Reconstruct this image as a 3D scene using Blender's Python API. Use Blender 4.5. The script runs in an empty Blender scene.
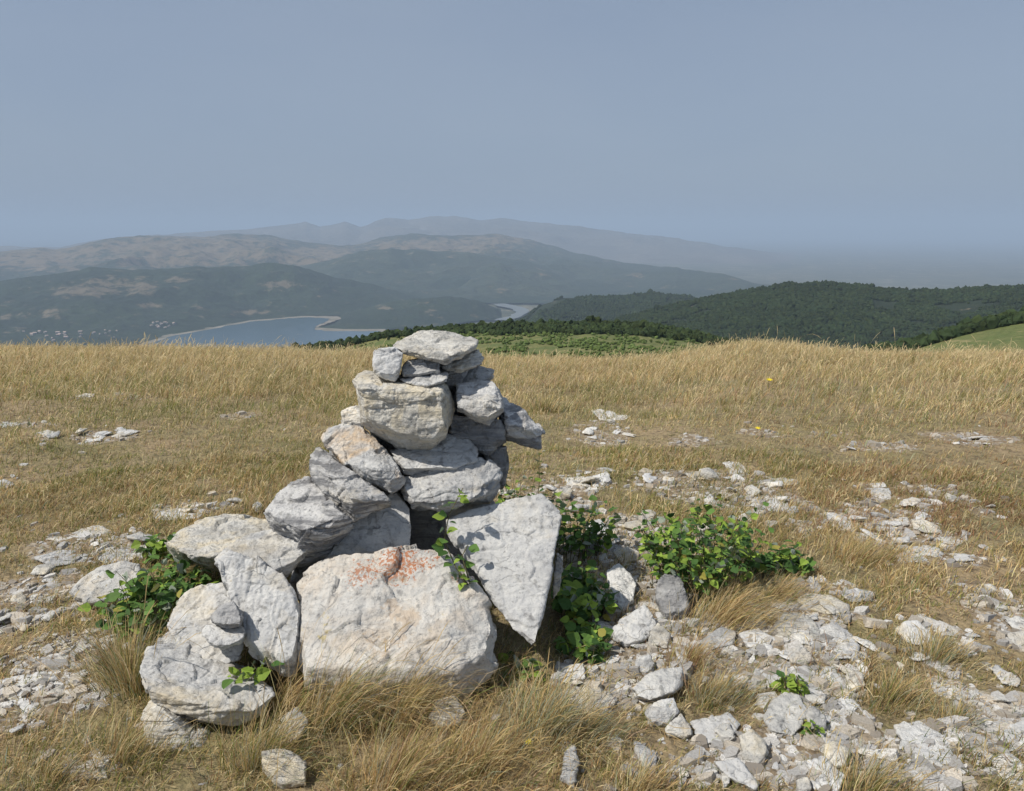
import bpy, bmesh, math, random
import numpy as np
from mathutils import Vector

rng = np.random.default_rng(11)
random.seed(11)
scene = bpy.context.scene
C = scene.collection

# ------------------------------------------------------------ camera, sky, sun
F = 750.0; CX = 512.0; CY = 395.5; HOR = 232.0; CAMZ = 1.6
PITCH = math.atan((CY - HOR) / F)
cam_d = bpy.data.cameras.new("camera")
cam = bpy.data.objects.new("camera", cam_d); C.objects.link(cam)
cam.location = (0, 0, CAMZ)
cam.rotation_euler = (math.pi / 2 - PITCH, 0, 0)
cam_d.sensor_fit = 'HORIZONTAL'; cam_d.sensor_width = 36.0
cam_d.lens = F / 1024 * 36.0
cam_d.clip_start = 0.05; cam_d.clip_end = 250000
scene.camera = cam

SUN_DIR = Vector((-0.54, -0.27, 0.80)).normalized()
SUN_EL = math.asin(SUN_DIR.z)
SUN_AZ = math.atan2(SUN_DIR.x, SUN_DIR.y)
world = bpy.data.worlds.new("World"); scene.world = world
world.use_nodes = True
wt = world.node_tree; wt.nodes.clear()
sky = wt.nodes.new("ShaderNodeTexSky"); sky.sky_type = 'NISHITA'
sky.sun_disc = False; sky.sun_elevation = SUN_EL; sky.sun_rotation = SUN_AZ
sky.altitude = 500; sky.air_density = 1.05; sky.dust_density = 3.4; sky.ozone_density = 2.2
bg = wt.nodes.new("ShaderNodeBackground"); bg.inputs['Strength'].default_value = 0.135
wo = wt.nodes.new("ShaderNodeOutputWorld")
veil = wt.nodes.new("ShaderNodeMix"); veil.data_type = 'RGBA'; veil.inputs[0].default_value = 0.80
wtc = wt.nodes.new("ShaderNodeTexCoord"); wn_ = wt.nodes.new("ShaderNodeTexNoise"); wn_.inputs['Scale'].default_value = 1.6; wn_.inputs['Detail'].default_value = 5; wn_.inputs['Roughness'].default_value = 0.45
wmp = wt.nodes.new("ShaderNodeMapping"); wmp.inputs['Scale'].default_value = (1, 1, 3.2); wt.links.new(wtc.outputs['Generated'], wmp.inputs['Vector']); wt.links.new(wmp.outputs[0], wn_.inputs['Vector'])
wr = wt.nodes.new("ShaderNodeValToRGB"); wr.color_ramp.elements[0].position = 0.32; wr.color_ramp.elements[0].color = (0.262, 0.330, 0.452, 1); wr.color_ramp.elements[1].position = 0.70; wr.color_ramp.elements[1].color = (0.318, 0.380, 0.482, 1)
wt.links.new(wn_.outputs['Fac'], wr.inputs[0])
wsc = wt.nodes.new("ShaderNodeVectorMath"); wsc.operation = 'SCALE'; wsc.inputs['Scale'].default_value = 1 / 0.135; wt.links.new(wr.outputs[0], wsc.inputs[0])
wt.links.new(sky.outputs[0], veil.inputs[6]); wt.links.new(wsc.outputs[0], veil.inputs[7]); wt.links.new(veil.outputs[2], bg.inputs[0]); wt.links.new(bg.outputs[0], wo.inputs[0])
sun_d = bpy.data.lights.new("sun", 'SUN'); sun_d.energy = 4.9; sun_d.angle = math.radians(0.6)
sun_d.color = (1.0, 0.95, 0.87)
sun = bpy.data.objects.new("sun", sun_d); C.objects.link(sun)
sun.rotation_euler = SUN_DIR.to_track_quat('Z', 'Y').to_euler()
scene.view_settings.view_transform = 'Standard'
scene.view_settings.look = 'None'
scene.view_settings.exposure = -0.08
scene.view_settings.gamma = 1.0
scene.view_settings.use_curve_mapping = False
HAZE_DENSITY = 8.2e-5
HAZE_COLOR = (0.63, 0.795, 1.0)

# ------------------------------------------------------------ numeric helpers
def _h(x, y, z, s):
    h = (x * 374761393 + y * 668265263 + z * 1440662683 + s * 974634777) & 0xffffffff
    h = ((h ^ (h >> 13)) * 1274126177) & 0xffffffff
    h ^= h >> 16
    h = (h * 2246822519) & 0xffffffff
    h ^= h >> 15
    return h / 2147483647.5 - 1.0
def vn(P, seed=0):
    P = np.asarray(P, float)
    i = np.floor(P).astype(np.int64); f = P - i; u = f * f * f * (f * (f * 6 - 15) + 10)
    x, y, z = i[..., 0], i[..., 1], i[..., 2]
    r = 0
    for a in (0, 1):
        wa = u[..., 0] if a else 1 - u[..., 0]
        for b in (0, 1):
            wb = u[..., 1] if b else 1 - u[..., 1]
            for c in (0, 1):
                wc = u[..., 2] if c else 1 - u[..., 2]
                r = r + wa * wb * wc * _h(x + a, y + b, z + c, seed)
    return r
def fbm(P, seed=0, o=4, g=0.5):
    r = 0; a = 1.0; t = 0; P = np.asarray(P, float)
    for k in range(o):
        r = r + a * vn(P * (2.03 ** k) + 17.3 * k, seed + k); t += a; a *= g
    return r / t
def fbm2(x, y, sc, seed=0, o=4):
    return fbm(np.stack([np.asarray(x, float) / sc, np.asarray(y, float) / sc, np.zeros_like(np.asarray(x, float)) + 0.37], -1), seed, o)
def sstep(a, b, x):
    t = np.clip((x - a) / (b - a), 0, 1); return t * t * (3 - 2 * t)

def ray(px, py):
    px = np.asarray(px, float); py = np.asarray(py, float)
    x = (px - CX) / F; u = (CY - py) / F
    return np.stack([x, math.cos(PITCH) + u * math.sin(PITCH), -math.sin(PITCH) + u * math.cos(PITCH)], -1)
def W(px, py, Y):
    d = ray(px, py); return np.array([0, 0, CAMZ]) + d * (np.asarray(Y) / d[..., 1])[..., None]
def pix(P):
    P = np.asarray(P, float); x = P[..., 0]; y = P[..., 1]; z = P[..., 2] - CAMZ
    dep = y * math.cos(PITCH) - z * math.sin(PITCH); up = y * math.sin(PITCH) + z * math.cos(PITCH)
    dep = np.maximum(dep, 1e-3)
    return CX + F * x / dep, CY - F * up / dep

# silhouette of the near dome, as the slope at which it ends in each direction
_sil = [(-400, 353), (0, 353), (150, 353), (300, 354), (420, 358), (520, 364), (600, 365), (660, 361), (700, 354), (750, 347.5), (800, 351), (870, 357), (940, 357), (1024, 356), (1400, 354)]
_sa, _ss = [], []
for a, b in _sil:
    d = ray(a, b); _sa.append(math.atan2(d[0], d[1])); _ss.append(-d[2] / math.hypot(d[0], d[1]))
def ground_z(x, y, fine=True):
    x = np.asarray(x, float); y = np.asarray(y, float)
    r = np.hypot(x, y); az = np.arctan2(x, y)
    s = np.interp(az, _sa, _ss); k = s * s / (4 * CAMZ)
    R0 = 45.0
    z = np.where(r < R0, -k * r * r, -k * R0 * R0 - 2 * k * R0 * (r - R0))
    z = z + 0.10 * fbm2(x, y, 5.0, 3, 3) * sstep(3, 8, r)
    if fine:
        z = z + 0.035 * fbm2(x, y, 0.8, 5, 4) * sstep(0.3, 1.2, r)
    return z
def G(px, py):
    px = np.atleast_1d(np.asarray(px, float)); py = np.atleast_1d(np.asarray(py, float))
    d = ray(px, py); t = np.full(px.shape, 1.0)
    for _ in range(40):
        p = t[:, None] * d
        gz = ground_z(p[:, 0], p[:, 1])
        t = t * 0.5 + 0.5 * np.where(d[:, 2] < 0, (gz - CAMZ) / d[:, 2], 30)
    p = t[:, None] * d; p[:, 2] += CAMZ
    return p

# where the bare stony patches lie on the hilltop
RUB = [(20, 612, 75, 26), (60, 650, 60, 26), (110, 545, 100, 16), (45, 590, 60, 20), (30, 700, 90, 30), (90, 765, 50, 18),
       (85, 438, 62, 8), (30, 425, 40, 4), (110, 396, 60, 4), (240, 416, 25, 4), (200, 510, 60, 10),
       (630, 610, 80, 60), (600, 560, 60, 45), (600, 690, 60, 45), (680, 750, 80, 40), (730, 650, 70, 40), (800, 640, 80, 45), (830, 700, 50, 60),
       (780, 760, 60, 40), (930, 755, 90, 40), (990, 700, 60, 60), (930, 640, 50, 25), (895, 530, 70, 30), (830, 600, 70, 25),
       (600, 432, 36, 14), (690, 441, 34, 8), (620, 480, 100, 14), (720, 490, 90, 22), (770, 510, 70, 20), (880, 495, 26, 16),
       (960, 440, 70, 9), (880, 447, 44, 7), (780, 434, 50, 7), (940, 500, 60, 20), (1000, 610, 40, 40), (960, 560, 60, 10), (560, 500, 60, 20), (640, 540, 90, 30)]
_rb = []
for a, b, rx, ry in RUB:
    p = G([a, a + rx, a], [b, b, b - ry]); _rb.append((p[0, 0], p[0, 1], abs(p[1, 0] - p[0, 0]), max(abs(p[2, 1] - p[0, 1]), 0.05)))
def rubble(x, y):
    m = np.zeros_like(x)
    for cx, cy, rx, ry in _rb:
        q = np.hypot((x - cx) / rx, (y - cy) / ry)
        m = np.maximum(m, 1 - sstep(0.55, 1.25, q))
    n = 0.62 * fbm2(x, y, 0.42, 21, 4) + 0.62 * fbm2(x, y, 0.13, 27, 3) * np.clip(np.hypot(x, y) / 4, 0.6, 1.0)
    return np.clip(sstep(0.44, 0.80, m * 0.82 + 1.35 * n * (0.25 + 0.75 * m)), 0, 1)

# ------------------------------------------------------------ node helpers
def new_mat(name):
    m = bpy.data.materials.new(name); m.use_nodes = True
    nt = m.node_tree; b = nt.nodes.get('Principled BSDF'); b.inputs['Specular IOR Level'].default_value = 0.25
    b.inputs['Roughness'].default_value = 0.9
    return m, nt, b
def nnoise(nt, vec, scale, detail=5, rough=0.55, dist=0.0):
    n = nt.nodes.new('ShaderNodeTexNoise'); n.inputs['Scale'].default_value = scale
    n.inputs['Detail'].default_value = detail; n.inputs['Roughness'].default_value = rough; n.inputs['Distortion'].default_value = dist
    if vec is not None: nt.links.new(vec, n.inputs['Vector'])
    return n.outputs['Fac']
def nramp(nt, fac, stops):
    r = nt.nodes.new('ShaderNodeValToRGB'); e = r.color_ramp.elements
    while len(e) < len(stops): e.new(0.5)
    for i, (p, c) in enumerate(stops):
        e[i].position = p; e[i].color = (c[0], c[1], c[2], 1) if isinstance(c, (tuple, list)) else (c, c, c, 1)
    nt.links.new(fac, r.inputs[0]); return r.outputs[0]
def nmix(nt, f, a, b, mode='MIX'):
    m = nt.nodes.new('ShaderNodeMix'); m.data_type = 'RGBA'; m.blend_type = mode
    for i, v in ((0, f), (6, a), (7, b)):
        if isinstance(v, (int, float)): m.inputs[i].default_value = v
        elif isinstance(v, (tuple, list)): m.inputs[i].default_value = (v[0], v[1], v[2], 1)
        else: nt.links.new(v, m.inputs[i])
    return m.outputs[2]
def nmath(nt, op, a, b=None):
    m = nt.nodes.new('ShaderNodeMath'); m.operation = op
    for i, v in ((0, a), (1, b)):
        if v is None: continue
        if isinstance(v, (int, float)): m.inputs[i].default_value = v
        else: nt.links.new(v, m.inputs[i])
    return m.outputs[0]
def nmap(nt, vec, rot, scl, loc=(0, 0, 0)):
    m = nt.nodes.new('ShaderNodeMapping'); m.inputs['Rotation'].default_value = rot; m.inputs['Scale'].default_value = scl; m.inputs['Location'].default_value = loc
    nt.links.new(vec, m.inputs['Vector']); return m.outputs[0]
def nbump(nt, bsdf, h, strength, dist):
    b = nt.nodes.new('ShaderNodeBump'); b.inputs['Strength'].default_value = strength; b.inputs['Distance'].default_value = dist
    nt.links.new(h, b.inputs['Height']); nt.links.new(b.outputs[0], bsdf.inputs['Normal'])

def rock_mat(name, base=(0.40, 0.40, 0.40), warm=(0.52, 0.45, 0.33), wamt=0.5, stripes=0.5, dark=(0.15, 0.15, 0.155), rot=(0.3, 0.5, 0.2), white=0.4, lichen=None, bd=0.020, crk=0.32):
    m, nt, b = new_mat(name)
    tc = nt.nodes.new('ShaderNodeTexCoord').outputs['Object']
    oi = nt.nodes.new('ShaderNodeObjectInfo').outputs['Random']
    cmb = nt.nodes.new('ShaderNodeCombineXYZ')
    for i in range(3): nt.links.new(nmath(nt, 'MULTIPLY', oi, 31.0 + 7 * i), cmb.inputs[i])
    va = nt.nodes.new('ShaderNodeVectorMath'); va.operation = 'ADD'; nt.links.new(tc, va.inputs[0]); nt.links.new(cmb.outputs[0], va.inputs[1])
    v = va.outputs[0]
    geo = nt.nodes.new('ShaderNodeNewGeometry')
    nw = nnoise(nt, v, 4.5, 6, 0.62, 0.6)
    wf = nmath(nt, 'ADD', nmath(nt, 'MULTIPLY', oi, 0.16), nw)
    col = nmix(nt, nramp(nt, wf, [(0.69 - 0.24 * wamt, 0.0), (0.88 - 0.24 * wamt, 1.0)]), base, warm)
    # bleached crust
    nc = nnoise(nt, v, 9, 8, 0.66, 0.8)
    col = nmix(nt, nramp(nt, nc, [(0.45, 0.0), (0.56, white)]), col, (0.67, 0.655, 0.61))
    # bedding stripes
    sv = nmap(nt, v, rot, (2.2, 3.0, 26.0))
    ns = nnoise(nt, sv, 1.3, 6, 0.65, 0.3)
    col = nmix(nt, nramp(nt, ns, [(0.45, stripes), (0.53, 0.0)]), col, dark)
    col = nmix(nt, nramp(nt, ns, [(0.60, 0.0), (0.70, stripes * 0.7)]), col, (0.68, 0.67, 0.64))
    # grey algae blotches and pits
    n3 = nnoise(nt, v, 26, 7, 0.7)
    col = nmix(nt, nramp(nt, n3, [(0.33, 0.75), (0.45, 0.0)]), col, (0.16, 0.155, 0.15))
    n4 = nnoise(nt, v, 120, 4, 0.7)
    col = nmix(nt, nramp(nt, n4, [(0.30, 0.6), (0.42, 0.0)]), col, (0.12, 0.115, 0.11))
    # fine cracks
    vo = nt.nodes.new('ShaderNodeTexVoronoi'); vo.feature = 'DISTANCE_TO_EDGE'; vo.inputs['Scale'].default_value = 7.5
    wv = nt.nodes.new('ShaderNodeVectorMath'); wv.operation = 'ADD'; nt.links.new(v, wv.inputs[0])
    wn = nt.nodes.new('ShaderNodeTexNoise'); wn.inputs['Scale'].default_value = 6; wn.inputs['Detail'].default_value = 5; nt.links.new(v, wn.inputs['Vector'])
    ws = nt.nodes.new('ShaderNodeVectorMath'); ws.operation = 'SCALE'; ws.inputs['Scale'].default_value = 0.13; nt.links.new(wn.outputs['Color'], ws.inputs[0]); nt.links.new(ws.outputs[0], wv.inputs[1])
    nt.links.new(nmap(nt, wv.outputs[0], rot, (0.7, 0.9, 2.8)), vo.inputs['Vector'])
    crack = nramp(nt, vo.outputs['Distance'], [(0.0, 1.0), (0.022, 0.0)])
    cm = nmath(nt, 'MULTIPLY', crack, nramp(nt, nnoise(nt, v, 5, 3), [(0.50, 0.0), (0.66, crk)]))
    col = nmix(nt, cm, col, (0.13, 0.12, 0.11))
    if lichen:
        for (cx, cy, cz, rad, lc, lo, sc, amt) in lichen:
            sb = nt.nodes.new('ShaderNodeVectorMath'); sb.operation = 'DISTANCE'; nt.links.new(tc, sb.inputs[0]); sb.inputs[1].default_value = (cx, cy, cz)
            fall = nramp(nt, nmath(nt, 'DIVIDE', sb.outputs['Value'], rad), [(0.25, 0.17), (1.0, 0.0)])
            ln = nmath(nt, 'ADD', nnoise(nt, v, sc, 5, 0.65), fall)
            col = nmix(nt, nmath(nt, 'MULTIPLY', nramp(nt, ln, [(lo, 0.0), (lo + 0.035, amt)]), nramp(nt, fall, [(0.0, 0.0), (0.05, 1.0)])), col, lc)
    n6 = nnoise(nt, v, 15, 3, 0.5, 1.2)
    col = nmix(nt, nramp(nt, n6, [(0.30, 0.55), (0.345, 0.0)]), col, (0.20, 0.195, 0.18))
    tone = nramp(nt, nmath(nt, 'FRACT', nmath(nt, 'MULTIPLY', oi, 7.31)), [(0.0, 0.92), (1.0, 1.25)])
    col = nmix(nt, 1.0, col, tone, 'MULTIPLY')
    nt.links.new(col, b.inputs['Base Color'])
    hsum = nmath(nt, 'ADD', nmath(nt, 'MULTIPLY', nnoise(nt, v, 38, 8, 0.68), 1.0), nmath(nt, 'MULTIPLY', ns, 0.8 * stripes + 0.2))
    hsum = nmath(nt, 'SUBTRACT', hsum, nmath(nt, 'MULTIPLY', cm, 0.9))
    nbump(nt, b, hsum, 1.0, bd)
    return m

MR = {
 'grey': rock_mat('grey_stone', base=(0.48,0.475,0.46), wamt=0.25, stripes=0.35),
 'striped': rock_mat('banded_grey_stone', base=(0.50, 0.49, 0.475), wamt=0.2, stripes=0.8, rot=(0.25, -0.75, 0.2), white=0.25),
 'plate': rock_mat('smooth_pale_slab', base=(0.485, 0.48, 0.465), wamt=0.3, stripes=0.14, white=0.4, bd=0.009, crk=0.3),
 'cream': rock_mat('cream_stone', base=(0.50, 0.48, 0.43), warm=(0.66, 0.58, 0.43), wamt=0.8, stripes=0.3, white=0.6),
 'white': rock_mat('white_stone', base=(0.56, 0.55, 0.52), warm=(0.68, 0.60, 0.47), wamt=0.6, stripes=0.2, white=0.9),
 'dark': rock_mat('dark_and_shaded_grey_stone', base=(0.33, 0.325, 0.32), wamt=0.1, stripes=0.5, white=0.15),  # for darker stones, and for cairn stones whose shade is put into the colour
 'ochre': rock_mat('ochre_stained_stone', base=(0.47, 0.465, 0.45), warm=(0.56, 0.37, 0.18), wamt=0.6, stripes=0.3, rot=(0.2, -0.7, 0)),
}

# ------------------------------------------------------------ object helpers
def link(name, me, mats=(), parent=None, loc=None):
    o = bpy.data.objects.new(name, me); C.objects.link(o)
    for m in mats: me.materials.append(m)
    if parent is not None: o.parent = parent
    if loc is not None: o.location = loc
    return o
def tag(o, label=None, cat=None, group=None, kind=None):
    if label: o['label'] = label
    if cat: o['category'] = cat
    if group: o['group'] = group
    if kind: o['kind'] = kind
    return o
def raw_mesh(name, V, loops, totals, smooth=True):
    me = bpy.data.meshes.new(name)
    me.vertices.add(len(V)); me.vertices.foreach_set('co', np.asarray(V, np.float32).ravel())
    me.loops.add(len(loops)); me.loops.foreach_set('vertex_index', np.asarray(loops, np.int32))
    n = len(totals); starts = np.concatenate([[0], np.cumsum(totals)[:-1]]).astype(np.int32)
    me.polygons.add(n); me.polygons.foreach_set('loop_start', starts)
    me.polygons.foreach_set('use_smooth', np.full(n, smooth))
    me.update(calc_edges=True); me.validate()
    return me
def set_col(me, cols, name='col'):
    a = me.attributes.new(name, 'FLOAT_COLOR', 'POINT')
    c = np.ones((len(cols), 4), np.float32); c[:, :3] = cols
    a.data.foreach_set('color', c.ravel())
def set_f(me, vals, name):
    a = me.attributes.new(name, 'FLOAT', 'POINT'); a.data.foreach_set('value', np.asarray(vals, np.float32))

def carve(V, N, s, seed, rough=1.0, bed=None, chips=10, led=1.0):
    r = np.random.default_rng(seed)
    c = V.mean(0); L = V - c
    for k in range(chips):
        n = r.normal(size=3); n /= np.linalg.norm(n)
        d = L @ n; o = d.max() * r.uniform(0.93, 0.995)
        L = L - np.maximum(0, d - o)[:, None] * n
    if bed is None:
        bed = r.normal(size=3) * np.array([0.35, 0.35, 1.0])
    bed = np.array(bed, float); bed /= np.linalg.norm(bed)
    off = r.uniform(0, 50, 3)
    w = fbm(L * 2.2 / s + off, seed, 3)
    t = s * 0.075
    q = L @ bed / t + 1.2 * w
    fl = np.floor(q).astype(np.int64); fr = q - fl
    a0 = _h(fl, fl * 0 + 3, fl * 0, seed); a1 = _h(fl + 1, fl * 0 + 3, fl * 0, seed)
    a = a0 + (a1 - a0) * sstep(0.82, 1.0, fr)
    groove = -np.exp(-((fr - 0.5) / 0.12) ** 2) * (_h(fl, fl * 0 + 9, fl * 0, seed) > 0.2)
    K = 34
    sd_ = L[r.integers(0, len(L), K)]; wq = np.stack([vn(L * 9 / s + off, seed + 31 + i) for i in range(3)], -1) * 0.045 * s
    D2 = (((L + wq)[:, None, :] - sd_[None]) * (1 + 0.8 * np.abs(bed))[None, None, :]) ** 2
    kk = D2.sum(-1).argmin(1); tilt = r.normal(size=(K, 3)) * 0.13; offk = r.uniform(-1, 1, K) * 0.012 * s
    fac = offk[kk] + ((L - sd_[kk]) * tilt[kk]).sum(-1)
    L = L + N * (np.clip(fac, -0.03 * s, 0.025 * s) * 0.8 * min(1.0, rough) * (0.5 if led < 0.5 else 1.0))[:, None]
    Np = N - (N @ bed)[:, None] * bed
    L = L + Np * ((a * 0.017 + groove * 0.013) * s * led)[:, None]
    n1 = fbm(L * 3.0 / s + off, seed + 5, 4)
    n2 = fbm(L * 13.0 / s + off, seed + 9, 4, 0.6)
    rid = 1 - np.abs(vn(L * 4.2 / s + off, seed + 13)) * 2
    n3 = fbm(L * 55.0 + off, seed + 17, 3, 0.6)
    Ld = 0.0032 * n3
    d = Ld * (s > 0.08) + s * rough * (0.011 * n1 + 0.013 * n2 - 0.016 * np.clip(rid - 0.75, 0, 1) * 2.2)
    return L + N * d[:, None] + c

def finish_rock(name, hull_pts, vox, seed, mat, rough=1.0, bed=None, chips=10, led=1.0):
    hull_pts = np.asarray(hull_pts, float)
    ctr = hull_pts.mean(0); base = ctr.copy(); base[2] = hull_pts[:, 2].min()
    bm = bmesh.new()
    vs = [bm.verts.new(tuple(p - base)) for p in hull_pts]
    r = bmesh.ops.convex_hull(bm, input=vs)
    dead = [v for v in bm.verts if not v.link_faces]
    for v in dead: bm.verts.remove(v)
    me0 = bpy.data.meshes.new('h'); bm.to_mesh(me0); bm.free()
    o = bpy.data.objects.new(name, me0); C.objects.link(o); o.location = base
    md = o.modifiers.new('r', 'REMESH'); md.mode = 'VOXEL'; md.voxel_size = vox
    ms = o.modifiers.new('s', 'SMOOTH'); ms.factor = 0.5; ms.iterations = 1
    dg = bpy.context.evaluated_depsgraph_get()
    me = bpy.data.meshes.new_from_object(o.evaluated_get(dg)); me.name = name
    o.modifiers.clear(); o.data = me; bpy.data.meshes.remove(me0)
    n = len(me.vertices); V = np.empty(n * 3, np.float32); me.vertices.foreach_get('co', V); V = V.reshape(-1, 3).astype(float)
    N = np.empty(n * 3, np.float32); me.vertex_normals.foreach_get('vector', N); N = N.reshape(-1, 3).astype(float)
    ext = np.sort(V.max(0) - V.min(0)); s = ext[2] * 0.6 + ext[1] * 0.4
    V = carve(V, N, s, seed, rough, bed, chips, led)
    me.vertices.foreach_set('co', V.astype(np.float32).ravel())
    me.polygons.foreach_set('use_smooth', np.ones(len(me.polygons), bool))
    me.update()
    me.materials.clear(); me.materials.append(mat)
    return o

_seed = [100]
def stone(label, cat, out, Y, th, mat='grey', b=0.03, inner=(), back=0.8, group=None, vox=None, rough=1.0, bed=None, name='stone', chips=5, led=1.0, drop=0.0):
    """out: outline in order; Y: (front, rear) distances of its lowest and highest points; th: thickness away from the viewer"""
    _seed[0] += 7; sd = _seed[0]; r = np.random.default_rng(sd)
    o = np.array([(p[0], p[1]) for p in out], float)
    y0, y1 = o[:, 1].min(), o[:, 1].max()
    Yv = np.array([p[2] if len(p) > 2 else Y[0] + (Y[1] - Y[0]) * (y1 - p[1]) / max(1, y1 - y0) for p in out])
    P = W(o[:, 0], o[:, 1], Yv)
    c = P.mean(0); vd = c - np.array([0, 0, CAMZ]); vd /= np.linalg.norm(vd)
    pts = [*P]
    if b > 0:
        n = len(P)
        for k in range(n):
            dz = P[k] - c
            if dz[2] < 0: q = c + dz * np.array([0.92, 1, r.uniform(0.45, 0.65)]) - vd * b * r.uniform(1.2, 1.6)
            else:
                if r.random() < 0.4: continue
                q = c + dz * np.array([0.86, 1, 0.80]) - vd * b * r.uniform(0.1, 0.35)
            pts.append(q)
    pts += [c + (p - c) * 0.97 + vd * th * 0.45 for p in P]
    pts += [c + (p - c) * back * r.uniform(0.9, 1.05) + vd * th + np.array([0, 0, -drop]) for p in P]
    for p in inner: pts.append(W(p[0], p[1], p[2]))
    ext = np.ptp(P, axis=0).max()
    ob = finish_rock(name, pts, vox or max(0.0036, ext / 125), sd, MR[mat] if isinstance(mat, str) else mat, rough, bed, chips, led)
    tag(ob, label, cat, group)
    return ob

# ------------------------------------------------------------ the hilltop ground
def polar(az0, az1, na, rads, zf):
    az = np.linspace(az0, az1, na); A, R = np.meshgrid(az, rads, indexing='ij')
    X = R * np.sin(A); Yc = R * np.cos(A); Z = zf(X, Yc, A, R)
    V = np.stack([X, Yc, Z], -1).reshape(-1, 3); nr = len(rads)
    i, j = np.meshgrid(np.arange(na - 1), np.arange(nr - 1), indexing='ij')
    a = (i * nr + j).ravel(); q = np.stack([a, a + nr, a + nr + 1, a + 1], -1)[:, ::-1]
    return V, q.ravel(), np.full(len(a), 4)
def ground_material():
    m, nt, b = new_mat('dry_turf_and_stony_soil')
    tc = nt.nodes.new('ShaderNodeTexCoord').outputs['Object']
    at = nt.nodes.new('ShaderNodeAttribute'); at.attribute_name = 'rubble'
    n1 = nnoise(nt, tc, 1.1, 6, 0.6); n2 = nnoise(nt, tc, 14, 6, 0.7); n3 = nnoise(nt, tc, 70, 5, 0.7)
    turf = nmix(nt, nramp(nt, n1, [(0.38, 0.0), (0.62, 1.0)]), (0.32, 0.24, 0.14), (0.22, 0.19, 0.09))
    turf = nmix(nt, nramp(nt, n2, [(0.36, 0.85), (0.52, 0.0)]), turf, (0.10, 0.075, 0.045))
    turf = nmix(nt, nramp(nt, n3, [(0.52, 0.0), (0.66, 0.7)]), turf, (0.42, 0.32, 0.18))
    vo = nt.nodes.new('ShaderNodeTexVoronoi'); vo.inputs['Scale'].default_value = 38; nt.links.new(tc, vo.inputs['Vector'])
    sep = nt.nodes.new('ShaderNodeSeparateColor'); nt.links.new(vo.outputs['Color'], sep.inputs[0])
    peb = nramp(nt, sep.outputs[0], [(0.0, (0.22, 0.165, 0.10)), (0.5, (0.33, 0.265, 0.185)), (0.8, (0.44, 0.39, 0.32)), (1.0, (0.56, 0.53, 0.47))])
    peb = nmix(nt, nramp(nt, n2, [(0.42, 0.8), (0.56, 0.0)]), peb, (0.22, 0.16, 0.10))
    f = nmath(nt, 'MULTIPLY', at.outputs['Fac'], nramp(nt, n2, [(0.30, 0.45), (0.48, 1.0)]))
    col = nmix(nt, f, turf, peb)
    nt.links.new(col, b.inputs['Base Color'])
    h = nmath(nt, 'ADD', nmath(nt, 'MULTIPLY', n3, 0.6), nmath(nt, 'ADD', n2, nmath(nt, 'MULTIPLY', vo.outputs['Distance'], -0.8)))
    nbump(nt, b, h, 0.9, 0.02)
    return m
rads = np.concatenate([np.geomspace(0.25, 1.4, 20)[:-1], np.geomspace(1.4, 8, 560)[:-1], np.geomspace(8, 40, 200)[:-1], np.geomspace(40, 130, 25)])
V, L_, T_ = polar(math.radians(-62), math.radians(62), 900, rads, lambda X, Y, A, R: ground_z(X, Y))
rb = rubble(V[:, 0], V[:, 1])
V[:, 2] += 0.012 * fbm2(V[:, 0], V[:, 1], 0.12, 33, 3) + 0.015 * rb * np.abs(fbm2(V[:, 0], V[:, 1], 0.10, 8, 3))
me = raw_mesh('ground', V, L_, T_); set_f(me, rb, 'rubble')
tag(link('ground', me, [ground_material()]), kind='structure')

# ------------------------------------------------------------ far terrain
def hill_mat(name, g1, g2, dry, clear_col=(0.24, 0.19, 0.13), sc=1.0, bump=8.0):
    m, nt, b = new_mat(name)
    tc = nt.nodes.new('ShaderNodeTexCoord').outputs['Object']
    at = nt.nodes.new('ShaderNodeAttribute'); at.attribute_name = 'clear'
    n1 = nnoise(nt, tc, 0.0022 * sc, 7, 0.62); n2 = nnoise(nt, tc, 0.03 * sc, 5, 0.7)
    col = nmix(nt, nramp(nt, n1, [(0.40, 0.0), (0.60, 1.0)]), g1, g2)
    col = nmix(nt, nramp(nt, n2, [(0.38, 0.7), (0.55, 0.0)]), col, tuple(c * 0.55 for c in g1))
    n4 = nnoise(nt, tc, 0.006 * sc, 8, 0.7)
    col = nmix(nt, nramp(nt, n4, [(0.66 - 0.22 * dry, 0.0), (0.74 - 0.22 * dry, 0.9)]), col, clear_col)
    edge = nmath(nt, 'ADD', at.outputs['Fac'], nmath(nt, 'MULTIPLY', nmath(nt, 'SUBTRACT', nnoise(nt, tc, 0.016 * sc, 9, 0.75), 0.5), 5.0))
    col = nmix(nt, nramp(nt, edge, [(0.5, 0.0), (1.15, 0.75)]), col, clear_col)
    nt.links.new(col, b.inputs['Base Color'])
    nbump(nt, b, n2, 1.0, bump)
    return m
def to_az(px, py):
    d = ray(px, py); return math.atan2(d[0], d[1]), d[2] / math.hypot(d[0], d[1])
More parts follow.
